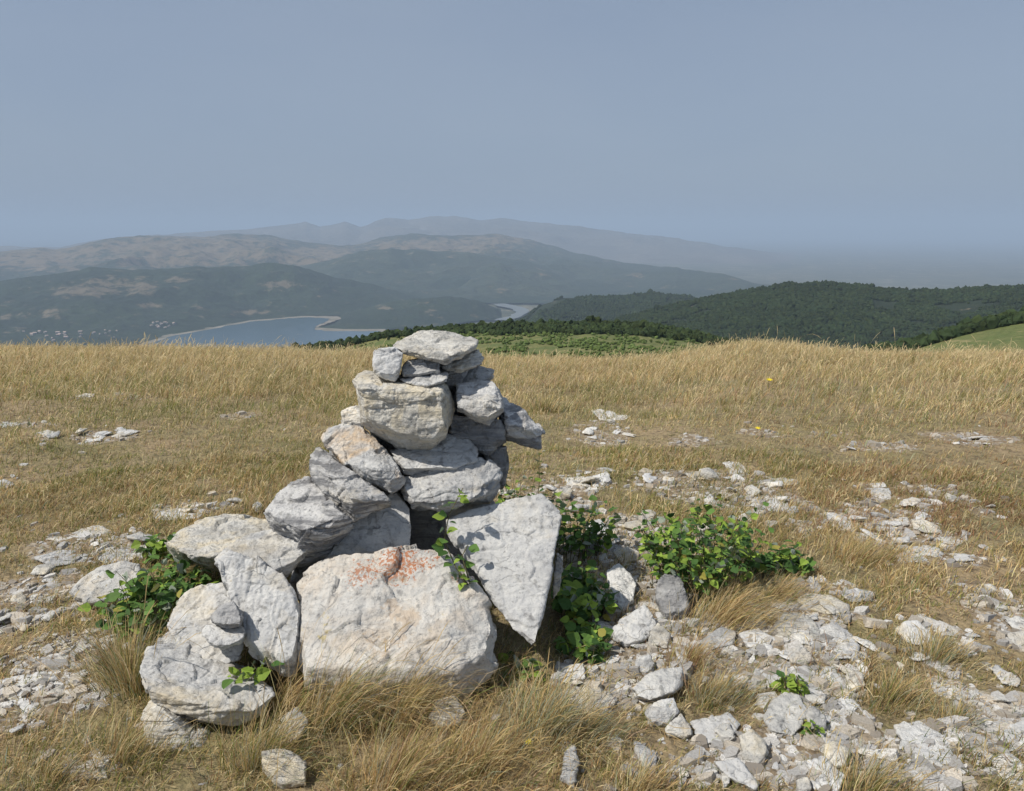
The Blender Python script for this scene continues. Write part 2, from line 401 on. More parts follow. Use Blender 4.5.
def hill(name, sil, D, foot, back, seed, mat, na=300, nr=110, amp=0.12, scl=None, clear=(), p=1.0, warp=0.0, az=(-50, 50), gully=1.0, edge_drop=True):
    a, s = zip(*[to_az(*q) for q in sil])
    Dl = D if isinstance(D, list) else [(0, D), (1, D)]; D = Dl[0][1]
    Da = [to_az(q[0], 290)[0] for q in Dl]; DR = [q[1] for q in Dl]
    scl = scl or D * 0.10
    if isinstance(foot[0], (list, tuple)):
        fa, fs = zip(*[to_az(*q) for q in foot[0]]); fR = [(foot[1] - CAMZ) / q for q in fs]
        footR = lambda A: np.interp(A, fa, fR)
    else:
        footR = lambda A: foot[0]
    offl, offr = sil[0][0] < 0, sil[-1][0] > 1030
    az0 = a[0] - (0.40 if offl else 0.10); az1 = a[-1] + (0.40 if offr else 0.10); na = int(na * (1.35 if (offl or offr) else 1))
    front = np.linspace(0, 1, nr); bk = np.linspace(0, 1, nr // 3)[1:]
    u = np.concatenate([front, 1 + bk])
    def zf(U, A):
        Dw = np.interp(A, Da, DR) * (1 + warp * np.sin(A * 9 + seed))
        f0 = footR(A); R = np.where(U <= 1, f0 + (Dw - f0) * U, Dw + (np.minimum(back[0], Dw * 1.22) - Dw) * (U - 1))
        X = R * np.sin(A); Y = R * np.cos(A)
        crest = CAMZ + Dw * np.interp(A, a, s)
        crest = crest + D * 0.0022 * fbm2(A * 48, A * 0, 1.0, seed + 50, 5)
        if edge_drop:
            crest = crest - abs(foot[1]) * 0.3 * (sstep(0, 0.10, a[0] - A) * (not offl) + sstep(0, 0.10, A - a[-1]) * (not offr))
        hgt = np.maximum(crest - foot[1], 1)
        n = fbm2(X, Y, scl, seed, 6); rid = 1 - 2 * np.abs(fbm2(X, Y, scl * 1.3, seed + 3, 4))
        env = np.sin(np.pi * np.clip(U, 0, 1)) ** 0.8
        t = np.clip(U, 0, 1) ** p
        t = 0.35 * t + 0.65 * (np.sin((t - 0.5) * np.pi) * 0.5 + 0.5)
        z = foot[1] + (crest - foot[1]) * t + hgt * amp * env * (n * 1.0 - gully * 0.5 * (1 - rid))
        z = z + hgt * 0.02 * fbm2(X, Y, scl * 0.3, seed + 8, 4) * sstep(0, 0.2, U)
        t2 = np.clip(U - 1, 0, 1); z = np.where(U > 1, crest + (back[1] - crest) * t2 ** 1.3, z)
        return X, Y, z
    azs = np.linspace(az0, az1, na); A, U = np.meshgrid(azs, u, indexing='ij')
    X, Y, Z = zf(U, A)
    V = np.stack([X, Y, Z], -1).reshape(-1, 3); m = len(u)
    i, j = np.meshgrid(np.arange(na - 1), np.arange(m - 1), indexing='ij')
    q = (i * m + j).ravel(); L = np.stack([q, q + m, q + m + 1, q + 1], -1)[:, ::-1].ravel()
    me = raw_mesh(name, V, L, np.full(len(q), 4))
    cl = np.zeros(len(V))
    if clear:
        px, py = pix(V)
        for cx, cy, rx, ry in clear: cl = np.maximum(cl, 1 - sstep(0.2, 1.1, np.hypot((px - cx) / rx, (py - cy) / ry)) * 1.0)
    set_f(me, cl, 'clear')
    tag(link(name, me, [mat]), kind='structure')
    return zf, azs

WATER_Z = -500.0
forest_g = hill_mat('far_forest', (0.018, 0.030, 0.016), (0.028, 0.044, 0.020), 0.25, (0.17, 0.135, 0.09))
mixed_g = hill_mat('far_mixed_slopes', (0.024, 0.038, 0.020), (0.045, 0.055, 0.028), 0.3, (0.16, 0.13, 0.08))
brown_g = hill_mat('far_dry_mountain', (0.13, 0.105, 0.065), (0.19, 0.155, 0.095), 0.5, (0.27, 0.22, 0.15), sc=0.6)
peak_g = hill_mat('far_peaks', (0.11, 0.10, 0.08), (0.16, 0.14, 0.11), 0.3, (0.24, 0.22, 0.19), sc=0.5, bump=20)
plain_g = hill_mat('valley_floor', (0.075, 0.085, 0.06), (0.12, 0.12, 0.08), 0.5, (0.22, 0.20, 0.15), sc=0.8)

V, L_, T_ = polar(math.radians(-80), math.radians(80), 260, np.geomspace(60, 60000, 160), lambda X, Y, A, R: WATER_Z - 12 + 8 * fbm2(X, Y, 3000, 40, 4) + 0 * R)
me = raw_mesh('valley', V, L_, T_); set_f(me, np.zeros(len(V)), 'clear')
tag(link('valley', me, [plain_g]), kind='structure')

hill('mountain', [(-80, 252), (0, 247), (60, 247), (100, 240), (170, 234), (200, 231), (240, 230), (290, 224), (305, 222), (320, 227), (345, 221), (360, 226), (385, 218), (410, 220), (430, 217), (455, 216), (480, 221), (500, 218), (520, 221), (560, 224), (600, 229), (650, 235), (700, 242), (760, 251), (820, 262)],
     17000, (12600, -518), (30000, -500), 3, peak_g, na=500, nr=150, amp=0.30, scl=1500)
hill('hill', [(800, 290), (860, 276), (900, 268), (950, 262), (1000, 262), (1060, 258), (1150, 256)], 17000, (13500, -518), (22000, -518), 71, mixed_g, amp=0.08)
hill('hill', [(-80, 255), (0, 252), (40, 248), (55, 250), (105, 239), (145, 235), (195, 237), (234, 234), (270, 235), (312, 243), (352, 246), (380, 238), (409, 234), (450, 236), (494, 234), (537, 241), (569, 251), (623, 262), (682, 269), (721, 274), (760, 284), (820, 300)],
     [(540, 10500), (620, 9000), (682, 7900), (721, 7200), (760, 6500), (820, 6000)], (5000, -516), (15000, -516), 5, hill_mat('far_dry_mountain', (0.028, 0.042, 0.024), (0.045, 0.056, 0.030), 0.2, (0.21, 0.155, 0.095), sc=0.5, bump=25), na=500, nr=200, amp=0.38, scl=800, clear=[(40, 256, 120, 26), (190, 250, 200, 28), (320, 256, 90, 18), (440, 246, 130, 13), (500, 240, 60, 10)])
hill('hill', [(200, 290), (270, 272), (320, 262), (360, 252), (390, 249), (428, 250), (470, 253), (526, 261), (565, 273), (600, 288), (640, 300), (700, 318)],
     7600, (5900, -516), (9500, -516), 7, mixed_g, amp=0.26, scl=500, nr=150)
zD, aD = hill('hill', [(-90, 286), (0, 280), (39, 276), (90, 267), (133, 270), (176, 268), (234, 266), (273, 263), (297, 266), (332, 277), (371, 284), (400, 293), (440, 301), (480, 312)],
     5600, ([(-90, 350), (90, 347), (146, 342), (168, 335), (204, 329), (249, 320.5), (278, 318), (306, 315.5), (350, 315.5), (400, 314), (480, 320)], -500.5), (7500, -516), 9, forest_g, na=500, nr=200, amp=0.26, scl=420,
     clear=[(85, 291, 55, 10), (140, 287, 26, 12), (110, 283, 45, 8), (52, 313, 22, 8), (5, 317, 10, 5), (280, 285, 28, 7), (178, 280, 20, 5), (150, 305, 22, 5), (250, 312, 30, 4)])
hill('hill', [(300, 330), (320, 327), (340, 317), (365, 309), (390, 302), (410, 299), (450, 297), (478, 300), (496, 309), (506, 322)],
     4700, ([(260, 322), (318, 327.5), (345, 329), (384, 329), (440, 326), (494, 318), (530, 317), (760, 320)], -500.5), (5250, -516), 11, forest_g, amp=0.16, scl=260, clear=[(385, 308, 12, 3), (430, 311, 10, 3)])
hill('hill', [(380, 300), (440, 296), (500, 293), (560, 292), (600, 293), (660, 289), (720, 290), (780, 300)],
     6300, ([(300, 303), (420, 303), (560, 303.5), (800, 303)], -500.5), (7000, -516), 21, forest_g, amp=0.2, scl=300)
forest_n = hill_mat('forest_floor', (0.016, 0.026, 0.012), (0.024, 0.036, 0.016), 0.2, sc=6, bump=2)
zM, aM = hill('hill', [(498, 330), (528, 316), (540, 305), (563, 298), (604, 298), (655, 294), (686, 297), (700, 301), (730, 309), (800, 332)],
     2600, (1900, -330), (3400, -499), 13, forest_n, amp=0.10, scl=240, clear=[(672, 299, 10, 4), (600, 300, 10, 2)])
zG, aG = hill('hill', [(560, 338), (600, 325), (650, 311), (698, 301), (721, 296), (750, 291), (783, 285.5), (807, 283.5), (830, 283.5), (855, 285.5), (902, 291.5), (942, 292), (979, 288), (1024, 286.5), (1100, 283), (1200, 287)],
     1550, (700, -210), (2500, -499), 15, forest_n, amp=0.16, scl=230, clear=[(783, 322, 6, 7)])
shoulder_m = hill_mat('green_shoulder', (0.12, 0.15, 0.045), (0.21, 0.20, 0.075), 0.3, (0.30, 0.25, 0.12), sc=25, bump=0.6)
zH, aH = hill('hill', [(230, 375), (285, 352), (350, 343), (395, 335), (450, 329), (520, 326), (600, 325), (650, 327), (690, 334), (730, 344), (790, 356)],
     360, (100, -24), (620, -150), 17, shoulder_m, amp=0.03, scl=60, p=0.9, clear=[(650, 335, 30, 2), (560, 341, 16, 1.5)])
zI, aI = hill('hill', [(830, 362), (870, 354), (906, 347), (942, 337), (980, 328), (1024, 319), (1100, 303), (1200, 290)],
     280, (90, -22), (560, -160), 19, shoulder_m, amp=0.02, scl=50, p=0.9, clear=[(960, 341, 40, 2)])

# the lake and its sandy shore
def flat_poly(name, pts, z, mat, n=6):
    P = []
    pts = list(pts); r = np.random.default_rng(len(pts))
    for k in range(len(pts)):
        a = np.array(pts[k], float); b = np.array(pts[(k + 1) % len(pts)], float)
        for t in np.linspace(0, 1, n, endpoint=False):
            q = a + (b - a) * t + (r.normal(size=2) * np.array([1.2, 0.18]) if t > 0 else 0)
            d = ray(*q); s = (z - CAMZ) / d[2]; P.append((d[0] * s, d[1] * s, z))
    bm = bmesh.new(); f = bm.faces.new([bm.verts.new(p) for p in P]); bmesh.ops.triangulate(bm, faces=[f])
    bmesh.ops.recalc_face_normals(bm, faces=bm.faces)
    me = bpy.data.meshes.new(name); bm.to_mesh(me); bm.free()
    for pl in me.polygons:
        if pl.normal.z < 0: pl.flip()
    return tag(link(name, me, [mat]), kind='structure')
mw, nt, b = new_mat('lake_water'); b.inputs['Base Color'].default_value = (0.045, 0.085, 0.115, 1); b.inputs['Roughness'].default_value = 0.22; b.inputs['Specular IOR Level'].default_value = 0.4
tc = nt.nodes.new('ShaderNodeTexCoord').outputs['Object']; nbump(nt, b, nnoise(nt, tc, 0.02, 4), 0.3, 1.5)
ms_, nt, b = new_mat('shore_sand')
tc = nt.nodes.new('ShaderNodeTexCoord').outputs['Object']
nt.links.new(nramp(nt, nnoise(nt, tc, 0.01, 5), [(0.3, (0.12, 0.11, 0.08)), (0.7, (0.28, 0.25, 0.20))]), b.inputs['Base Color'])
flat_poly('shore', [(120, 356), (146, 341.5), (168, 334.5), (204, 328), (249, 320.3), (278, 317.8), (306, 315.8), (338, 316.3), (341, 319), (328, 323), (318, 327.5), (335, 328.3), (384, 328.2), (392, 333), (392, 362), (120, 362)], WATER_Z - 1.0, ms_)
flat_poly('lake', [(135, 356), (152, 342.5), (172, 336.2), (206, 330), (250, 321.5), (280, 319), (308, 317.2), (330, 318.5), (318, 325), (314, 329), (325, 331), (350, 331.2), (380, 331.2), (388, 340), (388, 362), (135, 362)], WATER_Z, mw)
mw2, nt, b = new_mat('shallow_water'); b.inputs['Base Color'].default_value = (0.15, 0.16, 0.15, 1); b.inputs['Roughness'].default_value = 0.3
flat_poly('river', [(490, 303.5), (505, 303.5), (522, 307), (529, 311), (522, 316), (508, 320.5), (494, 320), (511, 316), (516, 311.5), (510, 308), (498, 306)], WATER_Z + 1.5, mw2, n=3)

# ------------------------------------------------------------ trees of the hillsides
def tree_mat(name):
    m, nt, b = new_mat(name)
    at = nt.nodes.new('ShaderNodeAttribute'); at.attribute_name = 'col'
    nt.links.new(at.outputs['Color'], b.inputs['Base Color']); b.inputs['Specular IOR Level'].default_value = 0.1
    return m
M_tree = tree_mat('tree_foliage')
def ico(sub):
    bm = bmesh.new(); bmesh.ops.create_icosphere(bm, subdivisions=sub, radius=1.0)
    v = np.array([x.co[:] for x in bm.verts]); f = np.array([[q.index for q in p.verts] for p in bm.faces]); bm.free(); return v, f
def crowns(name, P, S, cols, sub=2, hz=1.1, seed=0, smooth=False):
    v, f = ico(sub); n = len(P); r = np.random.default_rng(seed)
    jit = 1 + r.uniform(-0.32, 0.30, (n, len(v), 1))
    VV = v[None] * jit * S[:, None, None] * np.array([1, 1, hz]) + P[:, None, :]
    FF = (f[None] + (np.arange(n) * len(v))[:, None, None]).reshape(-1)
    me = raw_mesh(name, VV.reshape(-1, 3), FF, np.full(n * len(f), 3), smooth)
    cc = cols[:, None, :] * (1 + r.uniform(-0.25, 0.25, (n, len(v), 1)))
    set_col(me, cc.reshape(-1, 3))
    return me
def wood(name, zf, azr, ur, n, size, seed, keep=None, hz=1.15, base=(0.019, 0.032, 0.014), sub=2, umax=1.0):
    r = np.random.default_rng(seed)
    A = r.uniform(math.radians(azr[0]), math.radians(azr[1]), n); U = r.uniform(ur[0], ur[1], n)
    X, Y, Z = zf(U, A)
    P = np.stack([X, Y, Z], -1)
    px, py = pix(P)
    ok = np.ones(n, bool) if keep is None else keep(px, py, X, Y, U)
    ok &= (py < 362) & (px > -60) & (px < 1090)
    P = P[ok]; n = len(P)
    S = size * np.exp(r.normal(0, 0.28, n)); P[:, 2] += S * 0.7
    t = fbm2(P[:, 0], P[:, 1], size * 18, seed + 1, 3)[:, None]
    c = np.array(base) * (1 + 0.35 * t + r.normal(0, 0.16, (n, 1))) + np.array([0.012, 0.010, 0.0]) * r.random((n, 1))
    me = crowns(name, P, S, np.clip(c, 0.008, 1), sub, hz, seed)
    return tag(link(name, me, [M_tree]), kind='stuff')
wood('forest', zG, (3, 40), (0.22, 1.06), 90000, 2.1, 51, keep=lambda px, py, X, Y, U: (fbm2(X, Y, 90, 77, 4) < 0.42), sub=1)
wood('forest', zM, (-3, 18), (0.3, 1.03), 26000, 3.2, 53, keep=lambda px, py, X, Y, U: (fbm2(X, Y, 150, 79, 4) < 0.35), sub=1)
def keepH(px, py, X, Y, U):
    edge = np.interp(px, [280, 400, 450, 600, 690, 740], [362, 336, 335, 334, 338, 354])
    return py < edge + fbm2(X, Y, 25, 81, 3) * 5
wood('forest', zH, (-19, 18), (0.35, 1.12), 20000, 0.95, 55, keep=keepH, base=(0.026, 0.042, 0.017))
wood('shrubs', zH, (-19, 18), (0.2, 0.95), 7000, 0.5, 57, keep=lambda px, py, X, Y, U: (fbm2(X, Y, 9, 83, 3) > 0.02), base=(0.085, 0.12, 0.038), hz=0.8)
def keepI(px, py, X, Y, U):
    return py < np.interp(px, [830, 906, 942, 1024, 1100], [360, 347, 338, 321, 306])
wood('forest', zI, (22, 45), (0.93, 1.3), 6000, 1.15, 59, keep=None, base=(0.028, 0.046, 0.020))

def leafy_cloud(n, rad, hz, leaf, seed, col, lumps=7):
    r = np.random.default_rng(seed)
    cs = r.normal(size=(lumps, 3)); cs /= np.linalg.norm(cs, axis=1)[:, None]; cs *= rad * 0.5 * r.uniform(0.4, 1.1, (lumps, 1))
    k = r.integers(0, lumps, n); d = r.normal(size=(n, 3)); d /= np.linalg.norm(d, axis=1)[:, None]
    P = cs[k] + d * rad * r.uniform(0.25, 0.55, (n, 1)); P[:, 2] *= hz
    a = r.normal(size=(n, 3)); a /= np.linalg.norm(a, axis=1)[:, None]; b = np.cross(a, r.normal(size=(n, 3))); b /= np.linalg.norm(b, axis=1)[:, None]
    s = leaf * r.uniform(0.6, 1.3, (n, 1))
    V = np.stack([P + a * s, P + b * s * 0.6, P - a * s, P - b * s * 0.6], 1).reshape(-1, 3)
    c = np.array(col) * r.uniform(0.6, 1.5, (n, 1)); c = np.repeat(c, 4, 0)
    me = raw_mesh('crown', V, np.arange(4 * n), np.full(n, 4), False); set_col(me, np.clip(c, 0, 1)); return me
mb, nt, b = new_mat('bark'); b.inputs['Base Color'].default_value = (0.09, 0.07, 0.05, 1)
def trunk_mesh(h, r0):
    bm = bmesh.new(); bmesh.ops.create_cone(bm, cap_ends=True, segments=7, radius1=r0, radius2=r0 * 0.4, depth=h)
    for v in bm.verts: v.co.z += h / 2; v.co.x += 0.15 * r0 * math.sin(v.co.z)
    me = bpy.data.meshes.new('trunk'); bm.to_mesh(me); bm.free(); me.materials.append(mb); return me
ORD = ['first', 'second', 'third', 'fourth', 'fifth', 'sixth', 'seventh', 'eighth', 'ninth', 'tenth', 'eleventh', 'twelfth', 'thirteenth', 'fourteenth', 'fifteenth', 'sixteenth']
treeproto = []
for k in range(4):
    cm_ = leafy_cloud(520, 1.7, 1.15, 0.22, 300 + k, (0.036, 0.060, 0.022)); cm_.materials.append(M_tree)
    treeproto.append((cm_, trunk_mesh(1.8, 0.16)))
def tree_at(px, zf, A, U, k, size, label, group):
    X, Y, Z = zf(np.array([U]), np.array([A]))
    root = bpy.data.objects.new('tree', None); C.objects.link(root); root.location = (X[0], Y[0], Z[0] - 0.1); root.scale = (size,) * 3; root.rotation_euler.z = k * 1.7
    tag(root, label, 'tree', group)
    c = link('crown', treeproto[k % 4][0], (), root, (0, 0, 2.0)); t = link('trunk', treeproto[k % 4][1], (), root)
r = np.random.default_rng(5)
for i in range(16):
    A, _ = to_az(866 + i * 10.5 + r.uniform(-3, 3), 330)
    tree_at(0, zI, A, 0.955 + r.uniform(-0.02, 0.03), i, r.uniform(0.55, 1.0), ORD[i] + ' small dark tree from the left along the upper edge of the green slope', 'trees edging the green slope')
for i in range(12):
    A, _ = to_az(332 + i * 11 + r.uniform(-4, 4), 330)
    tree_at(0, zH, A, 0.93 + r.uniform(-0.03, 0.04), i + 1, r.uniform(0.4, 0.75), ORD[i] + ' small dark tree from the left on the shoulder crest behind the cairn', 'trees on the shoulder crest')

# village houses by the lake
mh, nt, b = new_mat('white_plaster'); b.inputs['Base Color'].default_value = (0.30, 0.29, 0.28, 1)
mrf, nt, b = new_mat('red_tile_roof'); b.inputs['Base Color'].default_value = (0.42, 0.33, 0.28, 1)
def house_mesh():
    w, d, h, rh = 6, 9, 6, 3.2
    v = [(-w, -d, -3), (w, -d, -3), (w, d, -3), (-w, d, -3), (-w, -d, h), (w, -d, h), (w, d, h), (-w, d, h), (0, -d, h + rh), (0, d, h + rh)]
    f = [(0, 1, 5, 4), (1, 2, 6, 5), (2, 3, 7, 6), (3, 0, 4, 7), (4, 5, 8), (6, 7, 9)]
    me = bpy.data.meshes.new('house'); me.from_pydata(v, [], f); me.materials.append(mh)
    e = 0.8; zz = h - e * rh / w
    v2 = [(-w - e, -d - e, zz), (0, -d - e, h + rh + .05), (0, d + e, h + rh + .05), (-w - e, d + e, zz), (w + e, -d - e, zz), (w + e, d + e, zz)]
    v2 += [(x, y, z + .4) for x, y, z in v2]
    m2 = bpy.data.meshes.new('roof'); m2.from_pydata(v2, [], [(0, 1, 2, 3), (1, 4, 5, 2), (9, 8, 7, 6), (8, 11, 10, 7), (0, 3, 9, 6), (4, 10, 11, 5), (0, 6, 7, 1), (1, 7, 10, 4), (3, 2, 8, 9), (2, 5, 11, 8)]); m2.materials.append(mrf)
    return me, m2
hm, rm = house_mesh()
r = np.random.default_rng(8)
def on_hill(zf, px, py, lo=0.0, hi=1.0):
    A, s = to_az(px, py); U = np.linspace(lo, hi, 400); X, Y, Z = zf(U, np.full(400, A))
    R = np.hypot(X, Y); zr = CAMZ + R * s; i = int(np.argmax(Z >= zr)); return X[i], Y[i], Z[i]
hs = [(r.uniform(22, 118), r.uniform(330, 341), 0) for _ in range(26)] + [(r.uniform(148, 184), r.uniform(322, 328.5), 1) for _ in range(16)]
for px, py, g in hs:
    x, y, z = on_hill(zD, px, py)
    root = bpy.data.objects.new('house', None); C.objects.link(root); root.location = (x, y, z); root.rotation_euler.z = r.uniform(0, 3.1); s = r.uniform(0.5, 1.0); root.scale = (s, s, s)
    tag(root, ['tiny white house among trees at the far left foot of the forested hill', 'tiny white house in the cluster beside the lake shore'][g], 'house', ['village houses at the far left', 'houses near the lake shore'][g])
    link('wall', hm, (), root); link('roof', rm, (), root)

# ------------------------------------------------------------ the cairn, stone by stone
ST = 'stone'; GC = 'stones of the cairn'
LOC = None
def cs(label, out, Y, th, mat='grey', **k):
    return stone(label, ST, out, Y, th, mat, group=GC, name='cairn_stone', **k)
cs('flat cream capstone lying on the very top of the cairn', [(392, 346), (401, 339), (420, 332), (434, 330), (458, 333), (463, 337), (479, 340), (476, 348), (464, 355), (446, 362), (430, 360), (411, 354)], (3.00, 3.34), 0.10, 'cream', b=0.02, bed=(0, -0.3, 1), back=0.9, inner=[(400, 350, 3.03), (446, 364, 3.0)])
cs('thin slab tucked under the right end of the capstone', [(440, 366), (462, 357), (478, 349), (483, 358), (480, 365), (461, 373), (446, 371)], (3.08, 3.22), 0.22, 'cream', b=0.01, bed=(0, 0, 1))
cs('squarish grey block at the upper left corner of the cairn top', [(373, 349.5), (397, 347), (403, 354), (401, 369), (395, 381.5), (385, 379), (373, 373)], (2.97, 3.0), 0.24, 'plate', b=0.01, led=0.4)
cs('small grey stone directly under the capstone beside the square block', [(407, 361), (420, 359), (439, 362), (440, 373), (425, 377), (403, 379), (402, 368)], (3.02, 3.06), 0.2, 'grey', b=0.015)
cs('small flat grey stone lying on top of the big cream block', [(400, 379), (422, 376), (440, 374), (448, 372), (447, 381), (429, 388), (408, 385.5)], (2.97, 3.04), 0.22, 'grey', b=0.012, bed=(0, 0, 1))
cs('shaded stone wedged under the thin slab on the cairn top', [(441, 369), (463, 371), (462, 385), (446, 386)], (3.12, 3.14), 0.22, 'dark', b=0.0)  # shade under the slab is put into the dark colour
cs('small grey stone at the top right behind the upper boulder', [(458, 373), (476, 365), (495, 370), (493, 377), (485, 383), (462, 385)], (3.2, 3.28), 0.2, 'grey', b=0.01)
cs('big cream weathered block in the upper middle of the cairn', [(353, 380, 3.02), (362, 369, 3.2), (380, 376, 3.15), (398, 381, 3.12), (425, 385, 3.1), (444, 382, 3.12), (448, 398, 3.0), (455, 404, 3.1), (453, 418, 3.08), (446, 439, 3.0), (430, 449, 3.02), (397, 449, 3.05), (385, 440, 3.05), (362, 425, 3.02), (357, 400, 2.97)], (2.9, 3.02), 0.36, 'cream', b=0, bed=(0.1, -0.2, 1), led=0.45, rough=1.1, chips=9, inner=[(360, 386, 2.90), (400, 393, 2.885), (441, 393, 2.89), (444, 430, 2.88), (438, 440, 2.89), (372, 420, 2.91), (398, 432, 2.90)])
cs('small white stone poking out left below the cream block', [(341, 411), (356, 406), (364, 411), (363, 428), (343, 425)], (3.05, 3.1), 0.2, 'white', b=0.01)
cs('grey boulder on the upper right side under the small top stones', [(455, 384), (474, 381), (493, 380), (502, 398), (505, 412), (490, 426), (476, 421), (456, 410)], (3.0, 3.12), 0.35, 'grey', b=0.04, inner=[(492, 400, 2.97)], bed=(0.3, 0, 1))
cs('dark shaded block below the upper right boulder', [(450, 414), (475, 417), (502, 420), (506, 442), (489, 457), (474, 440), (449, 436)], (3.08, 3.1), 0.35, 'dark', b=0.015)  # dark colour stands in for the boulder's shadow on this block
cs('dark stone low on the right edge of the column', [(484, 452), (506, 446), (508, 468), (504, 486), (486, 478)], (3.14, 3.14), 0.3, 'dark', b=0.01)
cs('long grey stone jutting out to the right of the cairn', [(502, 401), (512, 404), (523, 411), (534, 422), (543, 432), (539, 448), (526, 446), (505, 439), (500, 421)], (3.14, 3.26), 0.3, 'striped', b=0.03, inner=[(508, 425, 3.06), (528, 428, 3.06)], bed=(0.5, 0, 1))
cs('small grey stone behind the right jutting stone', [(496, 396), (506, 398), (513, 407), (505, 412), (497, 408)], (3.25, 3.27), 0.2, 'grey', b=0.01)
cs('grey stone in the middle of the column under the cream block', [(392, 451), (420, 446), (446, 436), (473, 438), (480, 448), (479, 462), (458, 473), (440, 469), (403, 473), (395, 462)], (2.97, 3.08), 0.4, 'plate', b=0.03)
cs('wide grey boulder at the lower right of the column', [(403, 476), (432, 478), (458, 474), (483, 456), (499, 469), (501, 486), (490, 502), (476, 501), (458, 502), (438, 512), (411, 509), (402, 489)], (2.88, 3.0), 0.42, 'grey', b=0.05, inner=[(440, 486, 2.84), (478, 484, 2.86)], bed=(-0.2, -0.2, 1))
cs('blue grey stone with rusty stains leaning on the left of the column', [(321, 440), (329, 428), (342, 423), (361, 427), (369, 432), (388, 452), (401, 470), (405, 477), (403, 487), (392, 493), (377, 485), (363, 479), (345, 467)], (2.86, 3.06), 0.2, 'ochre', b=0.02, bed=(0.6, -0.4, 0.8), led=0.5, inner=[(380, 470, 2.84)])
cs('long striped grey slab slanting down to the right on the left flank', [(310, 454), (317, 444), (332, 458), (349, 469), (372, 488), (391, 506), (372, 512), (354, 521), (334, 504), (311, 480)], (2.76, 2.98), 0.17, 'striped', b=0.03, bed=(0.55, -0.5, 0.7), inner=[(352, 498, 2.70)])
cs('shadowed smooth plate standing behind the lichen boulder', [(352, 520), (391, 493), (401, 492), (410, 507), (411, 530), (408, 566), (380, 574), (330, 572), (326, 560)], (2.78, 2.96), 0.10, 'plate', b=0.0, led=0.3)
cs('striped grey block on the left shoulder of the cairn', [(264, 513), (280, 491), (289, 479), (309, 477), (326, 494), (343, 512), (354, 526), (330, 542), (318, 540), (281, 528)], (2.74, 2.96), 0.32, 'striped', b=0.05, inner=[(343, 514, 2.68), (300, 530, 2.66), (296, 575, 2.86), (330, 556, 2.84)], bed=(0.35, -0.5, 0.8))
cs('pale grey stone with a curled lip lying left of the lichen boulder', [(213, 559), (247, 533), (280, 529), (309, 527), (318, 531), (317, 541), (296, 561), (281, 568), (250, 566), (228, 584)], (2.56, 2.86), 0.14, 'grey', b=0.0, inner=[(286, 580, 2.72)], led=0.4, chips=5)
cs('broad cream flat stone with yellow tint at the rear left of the cairn', [(162, 543), (178, 531), (225, 513), (264, 517), (290, 529), (256, 541), (217, 556), (189, 555)], (2.95, 3.45), 0.25, 'cream', b=0.02, back=0.9, drop=0.1, led=0.5)
cs('tall curved grey slab standing at the left of the lichen boulder', [(216, 560), (230, 551), (258, 558), (281, 572), (293, 591), (301, 614), (301, 646), (296, 676), (286, 680), (269, 667), (249, 653), (243, 614), (232, 578)], (2.40, 2.66), 0.11, 'plate', b=0.03, bed=(0.9, -0.2, 0.3), led=0.6)
cs('thin layered grey plate leaning under the tall curved slab', [(168, 626), (174, 610), (185, 594), (214, 580), (234, 584), (248, 627), (240, 658), (220, 667), (200, 663), (182, 652)], (2.42, 2.72), 0.06, 'plate', b=0.0, bed=(0, -0.6, 0.8), chips=3)
cs('small brown grey stone, upper of two stacked on the layered plate', [(210, 617), (222, 605), (234, 601), (243, 618), (241, 627), (228, 629), (214, 624)], (2.40, 2.46), 0.10, 'dark', b=0.02)
cs('small grey stone, lower of two stacked on the layered plate', [(200, 634), (206, 625), (224, 628), (244, 627), (246, 636), (240, 644), (223, 649), (210, 645)], (2.36, 2.44), 0.10, 'grey', b=0.02)
cs('wide grey slab with pinkish edge at the front left of the cairn', [(139, 672, 2.3), (147, 653, 2.42), (158, 637, 2.52), (172, 630, 2.58), (203, 656, 2.56), (246, 668, 2.5), (274, 694, 2.28), (258, 709, 2.2), (238, 714, 2.17), (192, 704, 2.16), (146, 690, 2.2)], (2.20, 2.52), 0.10, 'plate', b=0.0, inner=[(150, 704, 2.2), (190, 716, 2.18), (235, 727, 2.18), (262, 716, 2.24)], bed=(0, 0.1, 1), drop=0.06, chips=5, led=0.6, back=0.9)
cs('pale rough block propping up the front left slab', [(142, 717), (152, 699), (180, 712), (208, 734), (204, 752), (183, 770), (168, 770), (149, 755)], (2.14, 2.24), 0.24, 'cream', b=0.04, inner=[(170, 716, 2.16)])
W0 = W(np.array([400.]), np.array([600.]), np.array([2.5]))[0]
# large boulder with orange lichen: lichen centres are given in the boulder's own coordinates
_bo = [(292, 582), (308, 566), (328, 556), (358, 555), (396, 556), (418, 547), (445, 554), (466, 570), (488, 604), (500, 631), (494, 668), (462, 700), (380, 706), (304, 700), (294, 640)]
_Y = (2.34, 2.72)
_P = W(np.array([p[0] for p in _bo], float), np.array([p[1] for p in _bo], float), np.array([_Y[0] + (_Y[1] - _Y[0]) * (700 - p[1]) / 153 for p in _bo]))
boulder = cs('huge pale boulder with orange lichen spots at the front of the cairn', _bo, _Y, 0.34, 'white', b=0.025, rough=1.1, bed=(-0.5, -0.6, 0.6), led=0.5, vox=0.006)
def lloc(px, py):
    Y = _Y[0] + (_Y[1] - _Y[0]) * (700 - py) / 153 - 0.03
    p = W(np.array([float(px)]), np.array([float(py)]), np.array([Y]))[0]; return tuple(p - np.array(boulder.location))
OR = (0.42, 0.13, 0.03); YL = (0.50, 0.38, 0.08)
